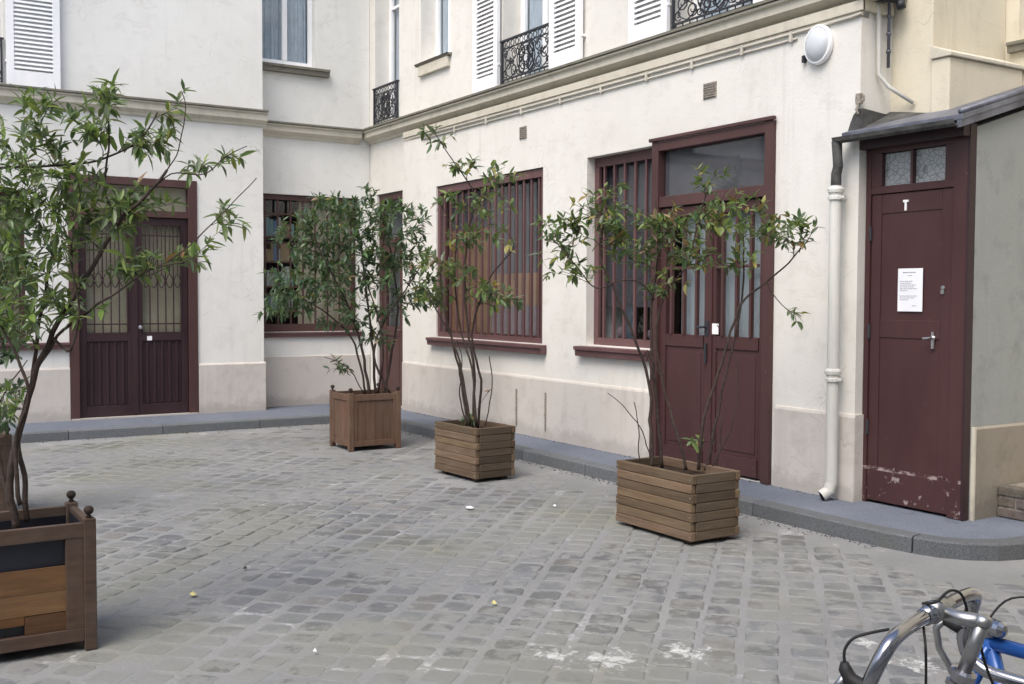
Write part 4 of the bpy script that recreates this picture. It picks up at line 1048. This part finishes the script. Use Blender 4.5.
shrub('wide open shrub with yellowing leaves in the long planter before the barred door', (-5.15, 4.5, .38), 6.77, [
    ([(652, 468, 0), (651, 430, 0), (648, 378, 0), (632, 332, -.05), (612, 285, -.1), (600, 255, -.1), (603, 220, -.1)], .013, .004),
    ([(662, 468, .05), (656, 400, .05), (652, 345, .05), (652, 310, .05), (657, 270, .1), (662, 235, .1), (655, 200, .1)], .012, .004),
    ([(686, 470, -.05), (676, 430, -.05), (664, 390, 0), (656, 345, 0), (663, 300, 0), (688, 262, 0), (700, 215, 0), (712, 180, 0)], .011, .003),
    ([(698, 470, 0), (703, 425, 0), (714, 385, 0), (726, 350, 0), (740, 305, 0), (766, 282, .05), (790, 262, .05), (808, 240, .05)], .012, .004),
    ([(706, 470, .05), (714, 430, .05), (724, 385, .1), (738, 320, .15), (744, 270, .15), (742, 225, .15)], .011, .004),
    ([(712, 468, 0), (733, 420, -.05), (738, 380, -.05), (731, 345, -.05), (716, 325, 0)], .005, .0025),
    ([(716, 468, .02), (720, 440, .02), (723, 416, .02)], .006, .005),
    ([(652, 462, 0), (642, 432, -.05), (625, 408, -.1), (607, 393, -.1)], .004, .002),
    ([(640, 462, 0), (638, 430, 0), (634, 402, 0)], .004, .003),
    ([(652, 380, 0), (648, 350, .05), (660, 376, 0), (664, 362, 0)], .005, .003),
    ([(655, 300, 0), (640, 282, -.05), (618, 281, -.1), (596, 288, -.12), (576, 265, -.15), (556, 242, -.15)], .006, .003),
    ([(766, 282, .05), (778, 300, 0), (790, 312, 0)], .004, .002)],
    [(556, 242, 24, 32, 26), (600, 215, 32, 28, 34), (640, 232, 40, 30, 48), (690, 228, 36, 26, 42), (738, 218, 36, 28, 40), (783, 232, 28, 20, 30), (664, 285, 24, 12, 10), (706, 176, 28, 12, 7), (575, 275, 30, 8, 5), (670, 262, 40, 14, 12), (612, 190, 14, 8, 4),
     (797, 316, 10, 8, 3), (580, 270, 18, 10, 6), (740, 262, 22, 14, 9), (806, 222, 12, 8, 6), (698, 440, 12, 4, 2), (625, 252, 34, 14, 14), (570, 222, 14, 10, 5), (705, 256, 30, 12, 9)],
    MIDG, .15, .070, .026, .42, seed=21, lpt=(5, 9), tw=.0028)
# big shrub at the left
shrub('tallest shrub leaning out of the nearest planter at the left edge, fresh green', (-4.97, .6, .5), 4.6, [
    ([(16, 530, 0), (10, 475, 0), (22, 420, 0), (38, 368, 0), (54, 332, 0), (85, 280, -.05), (119, 222, -.05), (146, 196, -.1), (168, 170, -.1)], .017, .006),
    ([(28, 522, .05), (25, 485, .05), (17, 440, .05), (30, 392, .05), (37, 340, .1), (45, 290, .1), (56, 236, .1), (62, 190, .1)], .013, .005),
    ([(40, 366, 0), (58, 336, 0), (90, 310, -.05), (116, 293, -.1), (150, 270, -.1), (186, 262, -.1)], .008, .003),
    ([(20, 505, -.05), (16, 440, -.05), (28, 395, -.1), (18, 360, -.1), (3, 330, -.1), (-20, 280, -.1)], .010, .004),
    ([(119, 222, -.05), (104, 190, 0), (108, 150, .05), (108, 112, .05), (102, 84, .05)], .006, .003),
    ([(-40, 175, .1), (0, 168, .1), (50, 166, .05), (100, 160, 0), (140, 140, 0), (158, 112, 0)], .007, .003),
    ([(146, 196, -.1), (172, 174, -.1), (204, 174, -.1), (226, 156, -.1), (248, 146, -.1)], .0035, .0018),
    ([(168, 262, -.1), (196, 240, -.1), (214, 222, -.1), (236, 200, -.1), (256, 178, -.1)], .0032, .0018),
    ([(168, 170, -.1), (180, 150, -.1), (186, 110, -.1), (182, 92, -.1)], .003, .0018),
    ([(15, 528, .1), (0, 460, .15), (-15, 380, .2), (-30, 300, .2), (-25, 220, .2)], .012, .005),
    ([(52, 336, 0), (70, 350, -.1), (78, 300, -.1), (70, 250, -.15), (80, 200, -.15)], .007, .003)],
    [(25, 140, 42, 34, 34), (60, 185, 56, 28, 38), (18, 225, 42, 40, 40), (100, 212, 46, 26, 26), (88, 128, 34, 22, 18), (106, 96, 14, 18, 12), (150, 140, 28, 18, 16), (140, 262, 34, 16, 20), (40, 278, 50, 28, 30), (12, 320, 34, 20, 20),
     (165, 118, 16, 18, 5), (10, 190, 40, 40, 18), (70, 240, 36, 26, 15), (228, 160, 18, 8, 4), (230, 215, 18, 22, 6), (196, 168, 14, 8, 4), (204, 250, 10, 18, 4), (183, 92, 4, 4, 1), (10, 395, 14, 24, 5), (70, 310, 34, 14, 14), (150, 200, 26, 18, 14), (180, 255, 10, 6, 4), (35, 105, 30, 12, 10)],
    FRESH, .03, .076, .022, .45, seed=33, lpt=(6, 10), tw=.0028)
shrub('shrub behind the nearest one, darker green, cut by the left edge', (-8.08, .7, .5), 6.9, [
    ([(-20, 440, 0), (-15, 380, 0), (0, 320, 0), (10, 260, 0)], .014, .005),
    ([(-15, 440, .1), (-10, 400, .1), (-25, 330, .1), (-35, 250, .1)], .013, .005),
    ([(-12, 440, 0), (2, 400, 0), (16, 375, 0), (28, 360, 0)], .006, .003)],
    [(5, 270, 36, 40, 40), (0, 330, 34, 30, 30), (10, 400, 14, 30, 9), (-40, 260, 30, 50, 30), (20, 225, 25, 25, 14)],
    DARK, .03, .11, .034, .42, seed=44)

# ================================================================== bicycles
def bike(origin, head, parts_col, label, group, drop=True, saddle=True, bar_turn=0):
    O = V(origin); hd = V((head[0], head[1], 0)).normalized(); sd = V((-hd.y, hd.x, 0)); upv = V((0, 0, 1))
    def P(f, s, z): return O+hd*f+sd*s+upv*z
    B = thing('bicycle', label, 'bicycle', origin, group)
    BB = (-.03, 0, .27); RA = (-.45, 0, .34); SC_ = (-.19, 0, .86); HT = (.36, 0, .885); HB = (.40, 0, .76); FA = (.55, 0, .34)
    m = MB(); t = lambda a, b, r: m.tube([P(*a), P(*b)], r, 12)
    t(SC_, HT[:2]+(.87,), .0135); t((HB[0]-.005, 0, .775), BB, .015); t((SC_[0]-.01, 0, .885), BB, .0145); t(HT, HB, .0165); t((-.03, -.035, .27), (-.03, .035, .27), .02)
    for s in (-1, 1):
        m.tube([P(BB[0], .015*s, .27), P(RA[0], .06*s, .34)], .009, 8); m.tube([P(SC_[0], .012*s, .855), P(RA[0], .06*s, .34)], .0075, 8)
    m.build('frame', M[parts_col], B, smooth=True)
    m = MB()
    for s in (-1, 1): m.tube([P(.405, .03*s, .745), P(.43, .05*s, .66), P(.47, .052*s, .52), P(FA[0], .052*s, .34)], [.012, .012, .010, .007], 8)
    m.tube([P(.405, -.035, .748), P(.405, .035, .748)], .014, 8); m.build('fork', M['chrome'], B, smooth=True)
    for (c, nm) in ((FA, 'front'), (RA, 'rear')):
        m = MB(); n_ = 48; m.tube([P(c[0]+.325*math.cos(2*math.pi*k/n_), 0, .34+.325*math.sin(2*math.pi*k/n_)) for k in range(n_+1)], .015, 8, False); w_ = m.build('wheel', M['rubber'], B, smooth=True)
        m = MB(); m.tube([P(c[0]+.306*math.cos(2*math.pi*k/n_), 0, .34+.306*math.sin(2*math.pi*k/n_)) for k in range(n_+1)], .010, 6, False); m.build('rim', M['chrome'], w_, smooth=True)
        m = MB(); m.tube([P(c[0], -.05, .34), P(c[0], .05, .34)], .016, 12); m.build('hub', M['alloy'], w_, smooth=True)
        m = MB()
        for k in range(28):
            a = 2*math.pi*k/28; s = .028 if k % 2 else -.028; m.tube([P(c[0]+.012*math.cos(a+1.3), s, .34+.012*math.sin(a+1.3)), P(c[0]+.30*math.cos(a), 0, .34+.30*math.sin(a))], .0011, 3, False)
        m.build('spokes', M['alloy'], w_)
    m = MB(); m.lathe(P(-.03, .045, .27), [(.09, 0), (.095, .002), (.095, .004), (.03, .006)], 28, sd); m.build('chainring', M['alloy'], B)
    for s in (-1, 1):
        m = MB(); m.tube([P(-.03, .055*s, .27), P(-.03+.12*s, .07*s, .27-.11*s)], .009, 8); m.tube([P(-.03+.12*s, .07*s, .27-.11*s), P(-.03+.12*s, .12*s, .27-.11*s)], .006, 6); a = P(-.03+.12*s, .12*s, .27-.11*s)
        m.tube([a-hd*.045, a+hd*.045], .014, 6); m.build('pedal', M['alloy'], B)
    # headset with nuts
    m = MB(); ax = (P(*HT)-P(*HB)).normalized(); h0 = P(*HT)
    m.lathe(h0, [(.019, 0), (.021, .003), (.021, .012), (.017, .014), (.017, .018), (.0205, .020), (.0205, .030), (.014, .034)], 12, ax); m.build('headset', M['chrome'], B)
    if saddle:
        m = MB(); m.tube([P(-.195, 0, .88), P(-.22, 0, .98)], .013, 10); m.build('seatpost', M['alloy'], B, smooth=True)
        m = MB(); n_ = 12
        pts = [(-.36, .0, .075), (-.33, 0, .078), (-.25, 0, .06), (-.17, 0, .03), (-.09, 0, .018)]
        m.tube([P(a, 0, .995) for a, _, _ in pts], [w for _, _, w in pts], 12); m.build('saddle', M['rubber'], B, smooth=True)
    else:
        m = MB(); m.lathe(P(-.195, 0, .872), [(.0165, 0), (.019, .004), (.019, .026), (.0155, .03), (.012, .032)], 14, upv)
        m.tube([P(-.20, 0, .894)+hd*-.015, P(-.20, 0, .894)-hd*.05], .007, 10); m.tube([P(-.20, 0, .905)-hd*.0, P(-.20, 0, .905)+hd*.012+sd*-.02], .006, 8)
        m.lathe(P(-.185, -.012, .893), [(.011, 0), (.016, .006), (.016, .020), (.010, .028), (.004, .03)], 12, hd)
        m.build('seat_clamp', M['chrome'], B)
    # stem: quill and forward extension
    q0 = h0+ax*.03; q1 = h0+ax*.118
    ext = q1+hd*.072+upv*.004
    m = MB(); m.tube([q0, q1+ax*.004], .0112, 14); m.tube([q1-hd*.004, q1+hd*.03, ext], [.0125, .0115, .0112], 14)
    m.lathe(q1-ax*.004, [(.013, 0), (.014, .006), (.012, .013), (.006, .016)], 14, ax)
    rot = Matrix.Rotation(bar_turn, 3, 'Z'); bh = (rot @ hd); bs = (rot @ sd)
    m.tube([ext-bs*.021, ext+bs*.021], .0175, 14); m.build('stem', M['alloy'], B, smooth=True)
    def Q(s, f, z): return ext+bs*s+bh*f+upv*z
    if drop:
        half = [(.0, 0, 0), (.05, 0, 0), (.11, .0, -.001), (.160, .000, -.006), (.183, .003, -.018), (.194, .012, -.043), (.198, .022, -.072), (.198, .026, -.10), (.198, .016, -.128), (.198, -.01, -.145), (.198, -.04, -.15), (.198, -.09, -.153)]
        L_ = [Q(-s, f, z) for s, f, z in half[::-1]]+[Q(s, f, z) for s, f, z in half[1:]]
        m = MB(); sp = smooth_path(L_, 4); m.tube(sp, [.0115]*len(sp), 14); m.tube([Q(-.05, 0, 0), Q(.05, 0, 0)], .0138, 14); m.build('handlebar', M['chrome'], B, smooth=True)
        for s in (-1, 1):
            m = MB(); m.tube([Q(.198*s, .018, -.074), Q(.198*s, .036, -.078), Q(.198*s, .052, -.072), Q(.198*s, .060, -.058), Q(.198*s, .061, -.048)], [.011, .0125, .012, .010, .006], 10); hb = m.build('brake_hood', M['rubber'], B, smooth=True)
            m = MB(); m.tube([Q(.198*s, .058, -.068), Q(.198*s, .074, -.09), Q(.198*s, .068, -.125), Q(.198*s, .048, -.155), Q(.198*s, .042, -.18)], [.007, .0065, .006, .0055, .004], 8); m.build('brake_lever', M['alloy'], hb, smooth=True)
        for pts in ([Q(.198, .061, -.050), Q(.196, .062, -.030), Q(.188, .052, -.012), Q(.172, .032, -.003), Q(.150, .014, .001)],
                    [Q(.012, .020, .0), at(925, 640, 1.62), at(926, 665, 1.62), at(926, 700, 1.63), at(928, 760, 1.66)],
                    [Q(.010, .018, .010), at(936, 602, 1.66), at(949, 591, 1.68), at(960, 593, 1.70), at(966, 606, 1.72), at(968, 622, 1.73)],
                    [at(980, 640, 1.70), at(984, 660, 1.70), at(993, 684, 1.70), at(1004, 705, 1.70), P(.30, .02, .84)],
                    [Q(.010, .018, .010), Q(.004, -.006, .016), Q(-.004, -.012, -.01), Q(.006, .016, -.016), Q(.012, .020, .0)]):
            m = MB(); m.tube(smooth_path([V(p) for p in pts], 5), .0023, 6); m.build('brake_cable', M['rubber'], B, smooth=True)
    else:
        m = MB(); m.tube(smooth_path([Q(-.28, -.06, .03), Q(-.2, 0, .03), Q(-.06, 0, .0), Q(.06, 0, .0), Q(.2, 0, .03), Q(.28, -.06, .03)], 4), .0115, 10); m.build('handlebar', M['chrome'], B, smooth=True)
        m = MB(); m.tube(smooth_path([P(-.20, .0, .90), P(-.17, .03, .945), P(-.08, .05, .95), P(.02, .03, .90), P(.1, .02, .87)], 5), .0022, 6); m.build('brake_cable', M['rubber'], B, smooth=True)
    return B
# near bicycle: only its bars, stem and headset reach into the picture
hd1 = V((-.965, -.262, 0)).normalized()
q = V((-1.0, 1.49, 0)) - hd1*.332
bike((q.x, q.y, 0), hd1, 'grey_enamel', 'nearest bicycle with curved chrome drop handlebars and silver stem', 'bicycles parked at the right edge')
hd2 = V((1, .02, 0)).normalized()
q2 = V(at(992, 640, 1.98)); q2 = V((q2.x, q2.y, 0)) - hd2*(-.19)
bike((q2.x, q2.y, 0), hd2, 'blue_enamel', 'blue framed bicycle without a saddle, behind the one with drop handlebars', 'bicycles parked at the right edge', drop=False, saddle=False)

# ================================================================== litter on the setts
def litter(kind, x, y, r, mat, label, cat, grp=None):
    m = MB(); k = 7; a0 = U(0, 6); pts = []
    for i in range(k):
        a = a0+2*math.pi*i/k; rr = r*U(.6, 1.1); pts.append(V((x+math.cos(a)*rr*1.5, y+math.sin(a)*rr, .013+U(0, .006))))
    m.prism(pts, (0, 0, .002)); m.add([V((x, y, .03))]+pts, [(0, i+1, (i+1) % k+1) for i in range(k)])
    tag(m.build(kind, M[mat], None, origin=(x, y, .01)), label, cat, grp)
litter('fallen_leaf', -5.285, 1.445, .020, 'yellow_leaf', 'crumpled pale yellow leaf lying alone on the setts nearest the broken planter', 'leaf')
litter('fallen_leaf', -4.37, 2.649, .016, 'yellow_leaf', 'small yellow leaf lying on the setts in the middle of the yard', 'leaf')
litter('paper_scrap', -6.459, 3.714, .026, 'paper', 'white scrap of paper on the setts in front of the middle board planter', 'litter')
litter('paper_scrap', -6.21, 4.27, .012, 'paper', 'tiny white scrap on the setts left of the long planter', 'litter')
litter('paper_scrap', -4.155, 1.642, .008, 'paper', 'white speck on the setts towards the lower left of the yard', 'litter')
litter('fallen_leaf', -5.644, 1.827, .012, 'bark', 'small dry brown leaf curled on the setts right of the yellow one', 'leaf')

# ================================================================== light
wd_ = bpy.data.worlds.new('World'); SC.world = wd_; wd_.use_nodes = True; nt = wd_.node_tree
sky = nt.nodes.new('ShaderNodeTexSky'); sky.sky_type = 'NISHITA'; sky.sun_disc = False
SUN_EL, SUN_AZ = 56, 152      # azimuth measured from +Y towards +X
sky.sun_elevation = math.radians(SUN_EL); sky.sun_rotation = math.radians(SUN_AZ); sky.air_density = 1.0; sky.dust_density = 4.0; sky.ozone_density = 1.0
bg = nt.nodes['Background']; bg.inputs['Strength'].default_value = .15; nt.links.new(sky.outputs[0], bg.inputs['Color'])
sl_ = bpy.data.lights.new('sun', 'SUN'); sl_.energy = 1.2; sl_.angle = math.radians(40); sl_.color = (1, .98, .95)
so = bpy.data.objects.new('sun', sl_); COL.objects.link(so)
az, el = math.radians(SUN_AZ), math.radians(SUN_EL)
dirv = V((math.sin(az)*math.cos(el), math.cos(az)*math.cos(el), math.sin(el)))
so.rotation_euler = dirv.to_track_quat('Z', 'Y').to_euler(); so.location = (0, 0, 20)
SC.view_settings.view_transform = 'Standard'; SC.view_settings.look = 'None'; SC.view_settings.gamma = 1; SC.view_settings.exposure = .76
